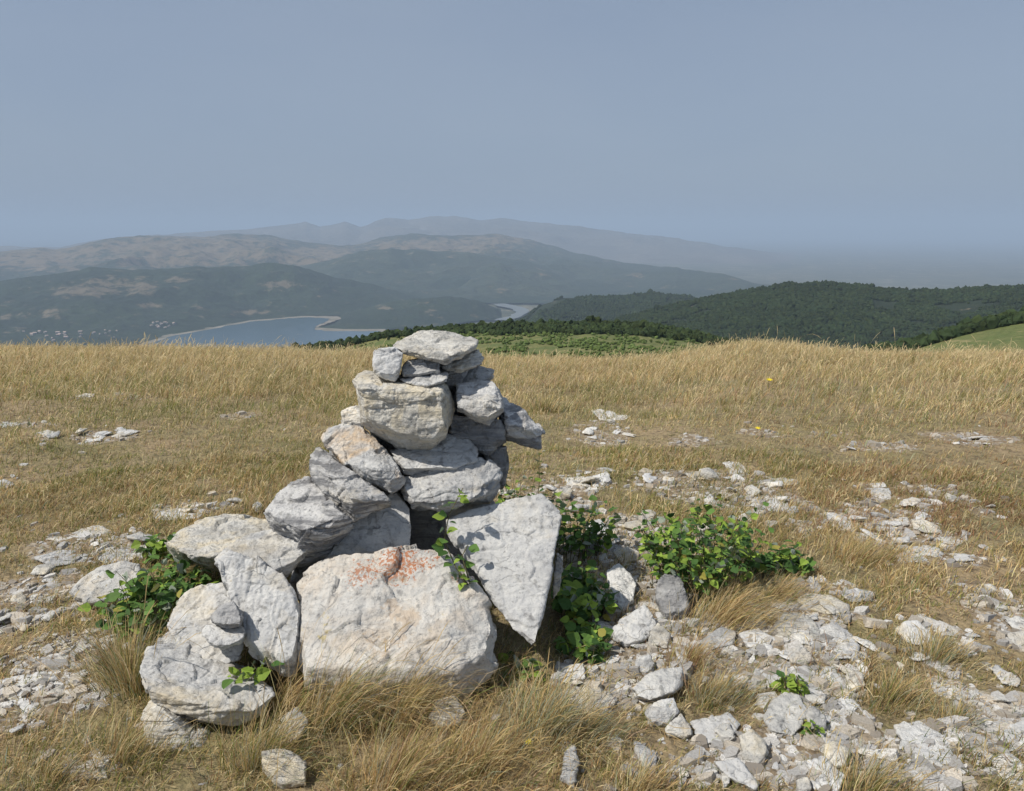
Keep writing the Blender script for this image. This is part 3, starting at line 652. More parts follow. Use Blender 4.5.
boulder.data.materials[0] = rock_mat('lichen_boulder_stone', bd=0.013, crk=0.2, base=(0.58, 0.56, 0.52), warm=(0.64, 0.56, 0.46), wamt=0.7, stripes=0.15, rot=(0.2, -0.9, 0.2), white=0.55,
    lichen=[(*lloc(398, 562), 0.11, OR, 0.60, 75, 0.8), (*lloc(425, 556), 0.07, OR, 0.61, 80, 0.8), (*lloc(362, 572), 0.09, OR, 0.635, 80, 0.7), (*lloc(462, 575), 0.06, OR, 0.64, 80, 0.6),
            (*lloc(320, 630), 0.10, YL, 0.66, 16, 0.5), (*lloc(430, 640), 0.12, YL, 0.68, 16, 0.45), (*lloc(400, 610), 0.25, (0.46, 0.32, 0.19), 0.66, 10, 0.4)])
cs('triangular pale grey slab leaning on the right side of the cairn', [(446, 520), (455, 516), (493, 504), (541, 494), (562, 511), (557, 546), (551, 581), (543, 621), (536, 643), (524, 634), (505, 610), (482, 574), (462, 544)], (2.44, 2.92), 0.085, 'plate', b=0.0, bed=(0, -0.8, 0.5), led=0.4, chips=3, back=0.97, vox=0.005, rough=0.7,
   inner=[(447, 536, 2.84), (480, 583, 2.66), (512, 630, 2.5), (532, 648, 2.46)])
cs('narrow stone fragment standing against the right edge of the triangular slab', [(554, 576), (557, 552), (563, 556), (560, 590), (553, 600)], (2.72, 2.76), 0.08, 'grey', b=0.0)
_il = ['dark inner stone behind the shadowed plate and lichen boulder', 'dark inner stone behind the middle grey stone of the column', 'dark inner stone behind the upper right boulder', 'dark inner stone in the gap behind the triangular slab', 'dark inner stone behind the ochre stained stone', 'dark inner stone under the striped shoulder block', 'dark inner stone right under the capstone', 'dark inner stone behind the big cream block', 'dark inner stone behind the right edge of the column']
# inner stones that carry the column, coloured dark for the shade in its gaps
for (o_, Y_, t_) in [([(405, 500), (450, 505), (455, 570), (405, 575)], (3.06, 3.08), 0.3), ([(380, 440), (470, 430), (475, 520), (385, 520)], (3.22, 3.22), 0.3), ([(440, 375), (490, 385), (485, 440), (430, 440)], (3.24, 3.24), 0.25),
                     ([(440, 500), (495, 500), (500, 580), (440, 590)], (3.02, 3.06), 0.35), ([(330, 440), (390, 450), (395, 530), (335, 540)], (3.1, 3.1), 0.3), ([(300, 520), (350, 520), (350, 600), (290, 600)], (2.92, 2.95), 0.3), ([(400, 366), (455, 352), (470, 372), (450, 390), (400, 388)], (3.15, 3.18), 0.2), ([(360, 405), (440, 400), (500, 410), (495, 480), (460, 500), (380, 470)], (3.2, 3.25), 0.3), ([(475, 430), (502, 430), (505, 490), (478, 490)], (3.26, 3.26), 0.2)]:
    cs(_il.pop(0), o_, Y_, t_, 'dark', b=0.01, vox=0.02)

# ------------------------------------------------------------ single stones on the ground
GS = 'loose stones lying around the cairn'
def gy(px, py): return float(G(px, py)[0, 1])
def ls(label, out, mat='grey', lean=0.35, th=None, lift=0.0, b=None, **k):
    """a stone on the ground: its lowest outline point touches the ground, lean = share of the outline's ground depth kept by the face"""
    xs = [p[0] for p in out]; ys = [p[1] for p in out]
    yb = max(ys); xm = sum(xs) / len(xs)
    Yf = gy(xm, yb + lift); Yr = gy(xm, min(ys)); Yb = Yf + (Yr - Yf) * lean
    w = (max(xs) - min(xs)) / F * Yf
    th = th or max(0.05, w * 0.45)
    return stone(label, ST, out, (Yf, Yb), th, mat, b=(w * 0.05 if b is None else b), group=GS, chips=3, rough=0.9, vox=max(0.005, w / 42), drop=th * 0.35, **k)
FL = 0.8
ls('white angular rock by the plant stems right of the leaning slab', [(606, 571), (618, 562), (630, 573), (636, 583), (635, 598), (622, 615), (611, 605)], 'white', lean=0.5)
ls('rounded grey upright stone left of the big leafy plant', [(655, 600), (656, 585), (664, 573), (679, 575), (687, 592), (690, 607), (684, 618), (664, 621)], 'dark', lean=0.25)
ls('grey and white rock in front of the white angular rock', [(612, 627), (627, 616), (645, 604), (656, 621), (655, 630), (640, 645), (626, 648), (613, 640)], 'plate', lean=0.4)
ls('small cream rock leaning on the grey and white rock', [(650, 632), (658, 622), (671, 634), (668, 647), (648, 648)], 'cream')
ls('flat grey stone at the foot of the triangular slab', [(566, 645), (590, 640), (606, 650), (600, 662), (575, 665)], 'grey', lean=FL)
ls('squarish pale grey stone below the flat grey foot stone', [(560, 666), (584, 663), (586, 680), (564, 684)], 'plate', lean=0.6)
ls('small blue grey stone above the white topped rock', [(635, 659), (650, 654), (655, 664), (646, 676), (636, 672)], 'grey')
ls('white topped rock with a dark underside below the rounded grey stone', [(632, 689), (648, 674), (664, 669), (682, 667), (684, 684), (674, 693), (650, 703), (635, 699)], 'white', lean=0.5, b=0.03)
ls('grey block supporting the white topped rock', [(644, 712), (658, 700), (674, 697), (680, 712), (668, 727), (648, 726)], 'grey', lean=0.4)
ls('small bright white pointed stone among the gravel', [(664, 730), (671, 722), (681, 713), (690, 724), (694, 736), (684, 740), (668, 737)], 'white', lean=0.4)
ls('low cream stone half sunk in dry grass below the foot stones', [(562, 690), (596, 684), (618, 700), (606, 716), (572, 712)], 'cream', lean=0.8)
ls('flat pale stone behind the small white pointed stone', [(690, 722), (728, 712), (740, 724), (728, 742), (700, 744)], 'plate', lean=0.8)
ls('blocky pale stone with dark right side near the bottom', [(740, 735), (752, 728), (764, 740), (768, 752), (758, 768), (742, 760)], 'cream', lean=0.5)
ls('long slab tipped over gravel at the bottom right of centre', [(714, 762), (738, 757), (760, 785), (756, 792), (728, 778)], 'plate', lean=0.6)
ls('big cream white rock behind the bright leafed sprig', [(764, 722), (769, 702), (784, 692), (800, 695), (808, 708), (805, 722), (792, 738), (770, 732)], 'white', lean=0.8, b=0.012)
ls('grey stone touching the right side of the big cream white rock', [(806, 716), (810, 704), (826, 716), (827, 730), (812, 736)], 'grey')
ls('small white rock above the sprig with a clean broken face', [(788, 652), (796, 646), (806, 648), (815, 661), (804, 667), (790, 664)], 'white')
ls('broad flat slab behind the bright sprig', [(760, 670), (790, 667), (836, 667), (850, 684), (842, 692), (806, 694), (770, 690)], 'plate', lean=0.85)
ls('pinkish rough stone at the right end of the broad flat slab', [(846, 672), (862, 672), (866, 686), (854, 694), (846, 690)], 'cream')
ls('small isolated grey slab right of the broad flat slab', [(832, 703), (846, 694), (861, 706), (852, 715), (840, 712)], 'plate', lean=0.8)
ls('cream slab with layered dark edge right of the dry grass mound', [(797, 600), (806, 593), (830, 595), (849, 605), (848, 614), (826, 616), (803, 609)], 'cream', lean=0.6, bed=(0, 0, 1))
ls('dark thin layered stone above the cream slab end', [(838, 592), (856, 588), (874, 592), (873, 602), (850, 603)], 'striped', lean=0.6, bed=(0, 0, 1))
ls('flat grey stone in the rock band right of the dry grass mound', [(812, 628), (836, 622), (858, 640), (860, 660), (836, 660), (818, 648)], 'grey', lean=0.85)
ls('pitted cream rock left in the rock band', [(768, 632), (784, 612), (806, 614), (822, 630), (816, 642), (782, 642)], 'cream', lean=0.7)
ls('blue grey flat rock under the dry grass mound', [(738, 634), (756, 628), (778, 640), (772, 652), (748, 648)], 'plate', lean=0.7)
ls('rounded cream stone in the dry grass mound', [(740, 612), (748, 600), (760, 606), (764, 620), (744, 624)], 'cream', lean=0.4)
ls('grey rock half buried left of the rock band', [(702, 640), (722, 626), (736, 632), (734, 646), (712, 650)], 'grey', lean=0.6)
ls('pale stone at the lower edge of the grey band by the bottom', [(824, 760), (824, 744), (836, 740), (852, 752), (848, 766), (834, 770)], 'cream', lean=0.5)
ls('pale flat slab at the bottom edge right of centre', [(806, 762), (822, 756), (846, 776), (838, 795), (812, 790)], 'plate', lean=0.8)
ls('small yellowish stone at the bottom edge', [(796, 780), (808, 776), (812, 788), (804, 795), (796, 792)], 'cream')
ls('pale slab with stacked thin layers, upper left of a touching pair', [(895, 629), (905, 621), (918, 620), (932, 634), (935, 642), (920, 646), (906, 643)], 'plate', lean=0.6, bed=(0.1, 0, 1))
ls('long pale slab pointing up left, right of the stacked layer slab', [(910, 616), (922, 614), (946, 624), (960, 630), (959, 638), (940, 635), (924, 628)], 'plate', lean=0.85)
ls('small pale shard in front of the touching pair of slabs', [(904, 646), (922, 650), (924, 655), (910, 655)], 'white', lean=0.8)
ls('wide pale flat rock in the gravel right of the green tuft', [(930, 684), (950, 679), (976, 688), (990, 702), (966, 704), (938, 696)], 'white', lean=0.9)
ls('pointed pale slab near the right edge', [(990, 668), (996, 664), (1010, 674), (1022, 680), (1018, 688), (1002, 684)], 'plate', lean=0.8)
ls('large grey flat rock partly in dry grass at the lower right', [(894, 726), (920, 719), (950, 740), (956, 762), (932, 770), (906, 750)], 'grey', lean=0.9)
ls('big grey flat slab cut by the right edge at the bottom', [(996, 738), (1015, 722), (1040, 718), (1040, 750), (1010, 746)], 'plate', lean=0.85)
ls('white fractured slab in the bottom right corner', [(988, 758), (1010, 752), (1036, 775), (1036, 795), (1006, 786)], 'white', lean=0.85)
ls('grey bedrock piece at the bottom between two gravel patches', [(926, 775), (950, 766), (966, 780), (960, 800), (930, 800)], 'grey', lean=0.9)
ls('small cream cobble in the lower right gravel', [(970, 724), (984, 720), (986, 728), (974, 731)], 'cream')
ls('flat cobble beside the small cream cobble', [(984, 722), (1002, 720), (1006, 730), (990, 733)], 'plate', lean=0.8)
ls('wedge of pale rock at the right edge above the gravel', [(1004, 618), (1020, 616), (1034, 624), (1032, 634), (1012, 628)], 'white', lean=0.7)
ls('pale slab at the right edge in dry grass', [(1008, 700), (1030, 694), (1040, 706), (1030, 716), (1010, 710)], 'cream', lean=0.9)
ls('flat white stone lying alone in the grass right of the leafy plants', [(824, 512), (836, 513), (857, 527), (854, 532), (838, 530), (826, 521)], 'white', lean=0.85)
ls('long flat pale stone, left one of a row beyond the grass mound', [(864, 524), (888, 520), (908, 517), (911, 524), (894, 530), (866, 532)], 'plate', lean=0.8)
ls('rounded cream stone in the middle of the row beyond the grass mound', [(912, 521), (924, 520), (940, 527), (942, 534), (926, 534), (913, 529)], 'cream', lean=0.6)
ls('thin pale stone, right end of the row beyond the grass mound', [(936, 537), (950, 536), (964, 542), (958, 546), (942, 543)], 'white', lean=0.8)
ls('pale slab in front of the row beyond the grass mound', [(896, 556), (916, 547), (938, 548), (944, 554), (926, 562), (900, 564)], 'plate', lean=0.8)
ls('white flat block, front one of two in the bare track', [(870, 488), (890, 488), (892, 500), (872, 501)], 'white', lean=0.7)
ls('small white flat stone, rear one of two in the bare track', [(871, 483), (884, 482), (887, 487), (873, 488)], 'white', lean=0.8)
ls('low cream stone at the upper edge of the rubble', [(684, 473), (702, 471), (716, 475), (714, 480), (694, 480)], 'cream', lean=0.5)
ls('pale flat stone near the rubble edge behind the leafy plant', [(722, 462), (738, 461), (750, 472), (744, 478), (730, 474)], 'plate', lean=0.9)
ls('purplish grey flat rock above the small right plant', [(748, 497), (766, 496), (782, 500), (790, 508), (770, 512), (750, 506)], 'grey', lean=0.8)
ls('small grey rock at the right end of the purplish rock', [(786, 508), (796, 505), (799, 512), (790, 517)], 'grey')
ls('white rock showing through the top of the leafy plant', [(736, 517), (744, 513), (752, 520), (750, 526), (739, 525)], 'white', lean=0.4)
ls('pale wedge of rock above the leafy plant', [(744, 488), (752, 484), (762, 492), (758, 497), (748, 495)], 'cream')
ls('flat pale stone on the path left of the track', [(765, 479), (784, 478), (800, 481), (798, 485), (770, 486)], 'cream', lean=0.8)
ls('grey flat stone left of the leafy plant in rubble', [(584, 525), (600, 520), (612, 532), (606, 543), (590, 540)], 'grey', lean=0.7)
ls('cream stone in the rubble behind the white angular rock', [(612, 552), (626, 546), (640, 552), (638, 562), (620, 564)], 'cream', lean=0.6)
ls('brownish grey slab among the vine leaves right of the slab', [(582, 534), (594, 530), (612, 550), (604, 560), (588, 552)], 'dark', lean=0.7)
ls('white pebble sized rock just left of the cream rubble stone', [(597, 556), (606, 553), (608, 560), (600, 563)], 'white')
ls('pale square stone high in the rubble behind the cairn', [(564, 478), (584, 476), (588, 486), (568, 488)], 'white', lean=0.8)
ls('pale slab beside the pale square stone behind the cairn', [(588, 478), (608, 472), (612, 482), (594, 488)], 'plate', lean=0.8)
ls('whitish rock with an angular notch on the far left of the cairn', [(68, 592), (84, 576), (103, 564), (122, 560), (138, 564), (144, 578), (134, 603), (108, 607), (87, 607)], 'white', lean=0.45, b=0.03)
ls('small pale rock in the grass below the left leafy plant', [(121, 650), (128, 634), (138, 625), (149, 629), (146, 650), (132, 654)], 'cream', lean=0.4)
ls('long flat bedrock slab at the left edge', [(-10, 684), (34, 672), (56, 670), (92, 671), (68, 688), (34, 714), (-10, 722)], 'plate', lean=0.95, b=0.005)
ls('flat pale bedrock at upper left of the rubble', [(40, 540), (62, 530), (100, 526), (112, 532), (70, 543)], 'plate', lean=0.95)
ls('flat bedrock left of the cream flat stone', [(96, 558), (120, 546), (150, 545), (158, 556), (130, 562), (104, 564)], 'plate', lean=0.95)
ls('grey flat rock in the left rubble above the notched rock', [(34, 558), (60, 550), (90, 552), (86, 562), (50, 567)], 'grey', lean=0.95)
ls('pale low rock behind the small left leafy sprig', [(152, 514), (176, 508), (206, 510), (200, 518), (160, 522)], 'plate', lean=0.9)
ls('small white rock by the striped block at the rear left', [(252, 505), (258, 501), (262, 505), (261, 513), (254, 513)], 'white')
ls('large flat outcrop in the left meadow', [(62, 446), (84, 436), (120, 428), (142, 431), (110, 441), (76, 450)], 'grey', lean=0.95, b=0.003)
ls('small flat outcrop left of the meadow outcrop', [(34, 434), (48, 430), (58, 433), (46, 438)], 'white', lean=0.9)
ls('thin pale stone far back in the left meadow', [(76, 396), (84, 394), (95, 394), (93, 397), (80, 398)], 'white', lean=0.9)
ls('thin pale stone at the left edge of the meadow', [(-6, 425), (10, 423), (22, 424), (12, 428), (-4, 428)], 'plate', lean=0.9)
ls('grey stone at the left edge half hidden in grass', [(-6, 482), (6, 479), (15, 484), (8, 489), (-6, 489)], 'grey')
ls('pale rubble flag left of the bare track', [(590, 410), (606, 412), (630, 416), (628, 422), (600, 420)], 'white', lean=0.8)
ls('grey white stone at bottom left under the boulder grasses', [(262, 752), (285, 747), (306, 760), (306, 785), (282, 790), (263, 772)], 'cream', lean=0.4)
ls('grey stone in dark grass just right of the front left slab', [(274, 740), (282, 718), (298, 706), (308, 722), (300, 742), (284, 746)], 'grey', lean=0.4)
ls('pale stone almost hidden by grass below the lichen boulder', [(428, 718), (436, 700), (454, 694), (466, 712), (458, 728), (436, 730)], 'cream', lean=0.4)
ls('flat grey stone showing in the grass near the bottom centre', [(560, 780), (564, 752), (574, 744), (580, 762), (574, 790)], 'grey', lean=0.6)

# scattered smaller stones: low protos, each copy a thing of its own
protos = []
for k in range(14):
    r = np.random.default_rng(700 + k)
    flat = r.uniform(0.12, 0.38)
    n = 10; d = r.normal(size=(n, 3)); d /= np.linalg.norm(d, axis=1)[:, None]
    P = d * np.array([1.0, r.uniform(0.55, 0.9), flat]) * 0.5 * r.uniform(0.85, 1.0, (n, 1))
    o = finish_rock('loose_stone', P, 0.045, 800 + k, MR[['white', 'cream', 'plate', 'grey', 'cream', 'white', 'plate'][k % 7]], rough=0.8, chips=3)
    me = o.data; bpy.data.objects.remove(o)
    me.materials.clear(); protos.append((me, ['white', 'cream', 'plate', 'grey', 'cream', 'white', 'plate'][k % 7]))
# scale in mesh data (texture stays fine): three sizes of each
bank = []
for me, mk in protos:
    for sz in (0.055, 0.10, 0.16, 0.24):
        m2 = me.copy(); n = len(m2.vertices); V = np.empty(n * 3, np.float32); m2.vertices.foreach_get('co', V); m2.vertices.foreach_set('co', V * sz); m2.update()
        m2.materials.append(MR[mk]); bank.append((m2, sz, mk))
r = np.random.default_rng(99)
LMK = [(700, 540, 'the big leafy plant'), (780, 550, 'the smaller right leafy plant'), (890, 526, 'the row of flat stones'), (881, 494, 'the white block in the bare track'), (840, 521, 'the lone flat white stone'),
       (104, 585, 'the notched white rock'), (40, 690, 'the flat bedrock slab at left'), (100, 439, 'the left meadow outcrop'), (610, 416, 'the stony patch behind the cairn'), (690, 441, 'the small stony patch in the meadow'),
       (678, 730, 'the white pointed stone'), (622, 590, 'the white angular rock'), (672, 595, 'the rounded grey upright stone'), (788, 714, 'the big cream white rock'), (915, 630, 'the touching pair of slabs'),
       (1010, 770, 'the bottom right corner slab'), (955, 692, 'the wide pale flat rock'), (822, 605, 'the layered cream slab'), (740, 475, 'the rubble edge stones'), (576, 482, 'the pale square stone behind the cairn'),
       (660, 683, 'the white topped rock'), (735, 770, 'the tipped slab at the bottom'), (925, 745, 'the large grey flat rock'), (70, 750, 'the dry tuft in the left corner'), (60, 620, 'the left edge rubble patch'), (110, 535, 'the pale bedrock left of the cairn'), (960, 440, 'the far right stony strip'), (1000, 500, 'the reddish grass at right'), (590, 655, 'the foot of the triangular slab')]
seen = set(); tries = 0; cnt = 0
wts = np.array([a[2] * a[3] for a in RUB], float); wts /= wts.sum()
taken = []
col_of = {'white': 'white', 'cream': 'cream', 'plate': 'pale grey', 'grey': 'grey'}
while cnt < 285 and tries < 12000:
    tries += 1
    k = r.choice(len(RUB), p=wts); a, b_, rx, ry = RUB[k]
    px = a + r.normal() * rx * 0.6; py = b_ + r.normal() * ry * 0.6
    if not (-10 < px < 1034 and 375 < py < 792): continue
    p = G(px, py)[0]
    if rubble(np.array([p[0]]), np.array([p[1]]))[0] < 0.25: continue
    if 230 < px < 520 and 520 < py < 720: continue
    sz_px = 12 + 44 * r.random() ** 1.5 * (0.55 + 0.6 * (py - 375) / 415)
    want = sz_px / F * p[1]
    i = int(np.argmin([abs(bz - want) + 10 * (j % 14 != cnt % 14) * 0 + r.uniform(0, 0.02) for j, (bm_, bz, mk) in enumerate(bank)]))
    m2, bz, mk = bank[i]
    if any(math.hypot(p[0] - q[0], p[1] - q[1]) < 0.35 * (bz + q[2]) for q in taken): continue
    li = int(np.argmin([math.hypot(px - q[0], (py - q[1]) * 1.6) for q in LMK])); q = LMK[li]; dx = px - q[0]; dy = (py - q[1]) * 1.6
    rel = ('just right of' if dx > 0 else 'just left of') if abs(dx) > 1.6 * abs(dy) else (('just in front of' if dy > 0 else 'just behind') if abs(dy) > 1.6 * abs(dx) else (('in front and ' if dy > 0 else 'behind and ') + ('right of' if dx > 0 else 'left of')))
    size = 'tiny' if bz < 0.06 else ('small' if bz < 0.11 else ('medium' if bz < 0.17 else 'larger'))
    lab = '%s %s stone %s %s' % (size, col_of[mk], rel, q[2])
    if lab in seen: continue
    seen.add(lab); taken.append((p[0], p[1], bz))
    o = bpy.data.objects.new('loose_stone', m2); C.objects.link(o)
    o.location = (p[0], p[1], p[2] + bz * 0.02); o.rotation_euler = (r.normal() * 0.15, r.normal() * 0.15, r.uniform(0, 6.28))
    tag(o, lab, 'stone', 'small loose stones in the rubble')
    cnt += 1

# gravel of thin shards
def ang(n, r): return r.uniform(0, 2 * math.pi, n)
def gravel(n, seed, big=False):
    r = np.random.default_rng(seed)
    pxs, pys = [], []
    k = r.choice(len(RUB), n, p=wts / wts.sum()); R = np.array(RUB, float)[k]
    px = R[:, 0] + r.normal(size=n) * R[:, 2] * 0.75; py = R[:, 1] + r.normal(size=n) * R[:, 3] * 0.75
    sel = r.random(n) < 0.12
    px = np.where(sel, r.uniform(-30, 1054, n), px); py = np.where(sel, r.uniform(400, 800, n), py)
    ok = (px > -60) & (px < 1090) & (py > 365) & (py < 840); px, py = px[ok], py[ok]
    P = G(px, py); rb = rubble(P[:, 0], P[:, 1])
    keep = r.random(len(P)) < (0.06 + 0.94 * rb); P = P[keep]; n = len(P)
    s = np.exp(r.normal(math.log(0.011), 0.65, n)) * (0.75 + 0.12 * P[:, 1]); s = np.minimum(s, 0.05)
    if big: s = r.uniform(0.022, 0.065, n) * (0.8 + 0.07 * P[:, 1])
    th = s * r.uniform(0.15, 0.45, n)
    a0 = ang(n, r); m = 6
    A = a0[:, None] + (np.arange(m) + r.uniform(-0.35, 0.35, (n, m))) * (2 * math.pi / m)
    rr = s[:, None] * r.uniform(0.55, 1.15, (n, m)); el = r.uniform(0.45, 0.9, n)
    x = rr * np.cos(A); y = rr * np.sin(A) * el[:, None]
    ra = ang(n, r); cx, sx = np.cos(ra)[:, None], np.sin(ra)[:, None]; x, y = x * cx - y * sx, x * sx + y * cx
    tx = r.normal(0, 0.16, n)[:, None]; ty = r.normal(0, 0.16, n)[:, None]
    zb = x * tx + y * ty
    top = np.stack([x * 0.8, y * 0.8, zb * 0.8 + th[:, None]], -1); bot = np.stack([x, y, zb - th[:, None] * 0.6], -1)
    V = np.concatenate([top, bot], 1) + P[:, None, :] + np.array([0, 0, 0.001])
    idx = []; tot = [6] + [4] * 6
    loop = list(range(6))
    for q in range(6): loop += [q, q + 6, (q + 1) % 6 + 6, (q + 1) % 6]
    loops = (np.array(loop)[None] + (np.arange(n) * 12)[:, None]).ravel(); totals = np.tile(tot, n)
    me = raw_mesh('gravel', V.reshape(-1, 3), loops, totals, False)
    t = r.random((n, 1)); base = np.where(t < 0.35, [[0.47, 0.455, 0.43]], np.where(t < 0.62, [[0.56, 0.50, 0.41]], np.where(t < 0.85, [[0.68, 0.66, 0.62]], [[0.31, 0.27, 0.22]])))
    base = base * r.uniform(0.62, 1.08, (n, 1)); set_col(me, np.repeat(base, 12, 0))
    return me
mg, nt, b = new_mat('stone_chips')
at = nt.nodes.new('ShaderNodeAttribute'); at.attribute_name = 'col'; tc = nt.nodes.new('ShaderNodeTexCoord').outputs['Object']
nt.links.new(nmix(nt, nramp(nt, nnoise(nt, tc, 160, 4, 0.7), [(0.4, 0.55), (0.6, 0.0)]), at.outputs['Color'], (0.2, 0.18, 0.16)), b.inputs['Base Color'])
nbump(nt, b, nnoise(nt, tc, 120, 5, 0.7), 0.6, 0.004)
tag(link('gravel', gravel(16000, 61), [mg]), 'pale stone chips and gravel filling the bare patches', 'gravel', None, 'stuff')
tag(link('rubble', gravel(1000, 67, True), [mg]), 'flat broken pale stone plates strewn over the bare patches', 'rubble', None, 'stuff')

# ------------------------------------------------------------ grass
def blade_mat(name, tr=0.42):
    m, nt, b = new_mat(name)
    at = nt.nodes.new('ShaderNodeAttribute'); at.attribute_name = 'col'
    nt.links.new(at.outputs['Color'], b.inputs['Base Color']); b.inputs['Roughness'].default_value = 0.7; b.inputs['Specular IOR Level'].default_value = 0.15
    t = nt.nodes.new('ShaderNodeBsdfTranslucent'); nt.links.new(at.outputs['Color'], t.inputs[0])
    mx = nt.nodes.new('ShaderNodeMixShader'); mx.inputs[0].default_value = tr
    nt.links.new(b.outputs[0], mx.inputs[1]); nt.links.new(t.outputs[0], mx.inputs[2])
    nt.links.new(mx.outputs[0], nt.nodes['Material Output'].inputs[0]); return m
M_grass = blade_mat('grass_blades')
STRAW = np.array([0.54, 0.395, 0.18]); PALE = np.array([0.68, 0.555, 0.32]); OLIVE = np.array([0.25, 0.255, 0.075]); GREEN = np.array([0.15, 0.20, 0.06]); RUST = np.array([0.34, 0.20, 0.11]); BLUEG = np.array([0.36, 0.39, 0.28])
def blades(name, P, H, Wd, lean, leanaz, bend, col, head=None, seed=0):
    n = len(P); r = np.random.default_rng(seed)
    if head is None: head = np.zeros(n, bool)
    L = np.array([0, 0.3, 0.58, 0.82, 0.92]); nl = len(L)
    prof = np.where(head[:, None], np.array([[0.55, 0.45, 0.4, 1.6, 1.3]]), np.array([[1.0, 0.9, 0.72, 0.42, 0.2]]))
    t = np.concatenate([L, [1.0]])[None, :]
    horiz = lean[:, None] * t + bend[:, None] * t ** 2.4
    vert = np.sqrt(np.clip(1 - np.clip(horiz, 0, 0.93) ** 2 * 0.85, 0.08, 1)) * t
    vert = vert - np.clip(bend[:, None] - 0.35, 0, 1) * 0.6 * t ** 3
    cx, sx = np.cos(leanaz)[:, None], np.sin(leanaz)[:, None]
    X = P[:, 0:1] + horiz * cx * H[:, None]; Y = P[:, 1:2] + horiz * sx * H[:, None]; Z = P[:, 2:3] - 0.01 + vert * H[:, None]
    fa = r.uniform(0, math.pi, n); wx, wy = np.cos(fa)[:, None], np.sin(fa)[:, None]
    w = prof * Wd[:, None] * 0.5
    A = np.stack([X[:, :nl] - wx * w, Y[:, :nl] - wy * w, Z[:, :nl]], -1); B = np.stack([X[:, :nl] + wx * w, Y[:, :nl] + wy * w, Z[:, :nl]], -1)
    T = np.stack([X[:, nl:], Y[:, nl:], Z[:, nl:]], -1)
    V = np.concatenate([np.stack([A, B], 2).reshape(n, -1, 3), T], 1)
    m = 2 * nl + 1; loop = []; tot = []
    for k in range(nl - 1): loop += [2 * k, 2 * k + 1, 2 * k + 3, 2 * k + 2]; tot.append(4)
    loop += [2 * nl - 2, 2 * nl - 1, 2 * nl]; tot.append(3)
    loops = (np.array(loop)[None] + (np.arange(n) * m)[:, None]).ravel()
    me = raw_mesh(name, V.reshape(-1, 3), loops, np.tile(tot, n), True)
    set_col(me, np.repeat(np.clip(col, 0, 1), m, 0)); me.materials.append(M_grass)
    return me
def mixcol(n, r, w):
    """w: weights for straw, pale, olive, green, rust, blue"""
    w = np.asarray(w, float)
    if w.ndim == 1: w = np.tile(w, (n, 1))
    cw = np.cumsum(w / w.sum(1, keepdims=True), 1); u = r.random((n, 1)); k = (u > cw).sum(1).clip(0, 5)
    c = np.stack([STRAW, PALE, OLIVE, GREEN, RUST, BLUEG])[k]
    return c * r.uniform(0.6, 1.3, (n, 1)) * (1 + r.normal(0, 0.05, (n, 3)))
def meadow(name, n, r0, r1, power, hfun, seed, width, headp, dens=None, smin=0.0):
    r = np.random.default_rng(seed)
    R = (r0 ** power + (r1 ** power - r0 ** power) * r.random(n)) ** (1 / power)
    A = r.uniform(math.radians(-50), math.radians(50), n)
    X, Y = R * np.sin(A), R * np.cos(A)
    rb = rubble(X, Y); clump = fbm2(X, Y, 0.16, 91, 3); big = fbm2(X, Y, 1.6, 92, 3)
    px, py = pix(np.stack([X, Y, ground_z(X, Y)], -1))
    d = (1 - 0.50 * rb) * np.clip(0.6 + 1.3 * clump + 0.7 * big, 0.16, 1)
    if dens is not None: d = d * dens(px, py, X, Y)
    ok = r.random(n) < d
    X, Y, R, px, py, big, clump = [q[ok] for q in (X, Y, R, px, py, big, clump)]; n = len(X)
    P = np.stack([X, Y, ground_z(X, Y)], -1)
    head = r.random(n) < headp(px, py)
    H = hfun(px, py, R, X, Y) * np.exp(r.normal(0, 0.28, n)) * (1 + 0.5 * clump); H = np.where(head, H * 1.35, H)
    g = np.clip(0.35 + 2.2 * fbm2(X, Y, 1.1, 95, 4), 0, 1)
    leftg = np.exp(-((px - 230) / 230) ** 2) * sstep(365, 410, py) * (1 - sstep(500, 560, py))
    rightrust = sstep(780, 900, px) * sstep(400, 440, py) * (1 - sstep(500, 560, py)) * np.clip(0.5 + 1.5 * fbm2(X, Y, 1.0, 96, 3), 0, 1)
    far = 1 - sstep(350, 400, py)
    Wt = np.stack([0.36 + 0.4 * far, 0.26 + 0.45 * far, 0.12 + 0.50 * g * (1 - 0.6 * far) + 1.2 * leftg * g, 0.03 + 0.08 * g * (1 - far) + 0.12 * leftg, 0.10 + 1.3 * rightrust * (1 - far), 0.03 + 0.06 * g], 1)
    col = mixcol(n, r, Wt)
    col = np.where(head[:, None], PALE * r.uniform(0.8, 1.1, (n, 1)), col)
    col = col * (1 + 0.30 * fbm2(X, Y, 0.7, 99, 4))[:, None]
    me = blades(name, P, H, width * r.uniform(0.7, 1.4, n) * (0.65 + 0.11 * R), r.uniform(0.05, 0.6, n), r.normal(0.15, 1.3, n), r.uniform(0.0, 0.8, n), col, head, seed)
    return link(name, me)
def h_near(px, py, R, X, Y):
    return 0.034 + 0.036 * np.clip(0.5 + fbm2(X, Y, 0.9, 97, 3), 0, 1.4)
def h_far(px, py, R, X, Y):
    bare = np.exp(-((px - 700) / 170) ** 2) * sstep(395, 430, py)
    t = sstep(490, 360, py)
    hh = 0.066 + 0.105 * (1 - sstep(350, 440, py)) + 0.05 * np.clip(fbm2(X, Y, 1.5, 98, 3), -0.5, 1)
    return hh * (1 - 0.25 * bare) * (1 - 0.25 * sstep(400, 440, py))
o = meadow('grass', 240000, 1.5, 6.0, 1.35, h_near, 201, 0.0030, lambda px, py: 0.05 + 0 * px)
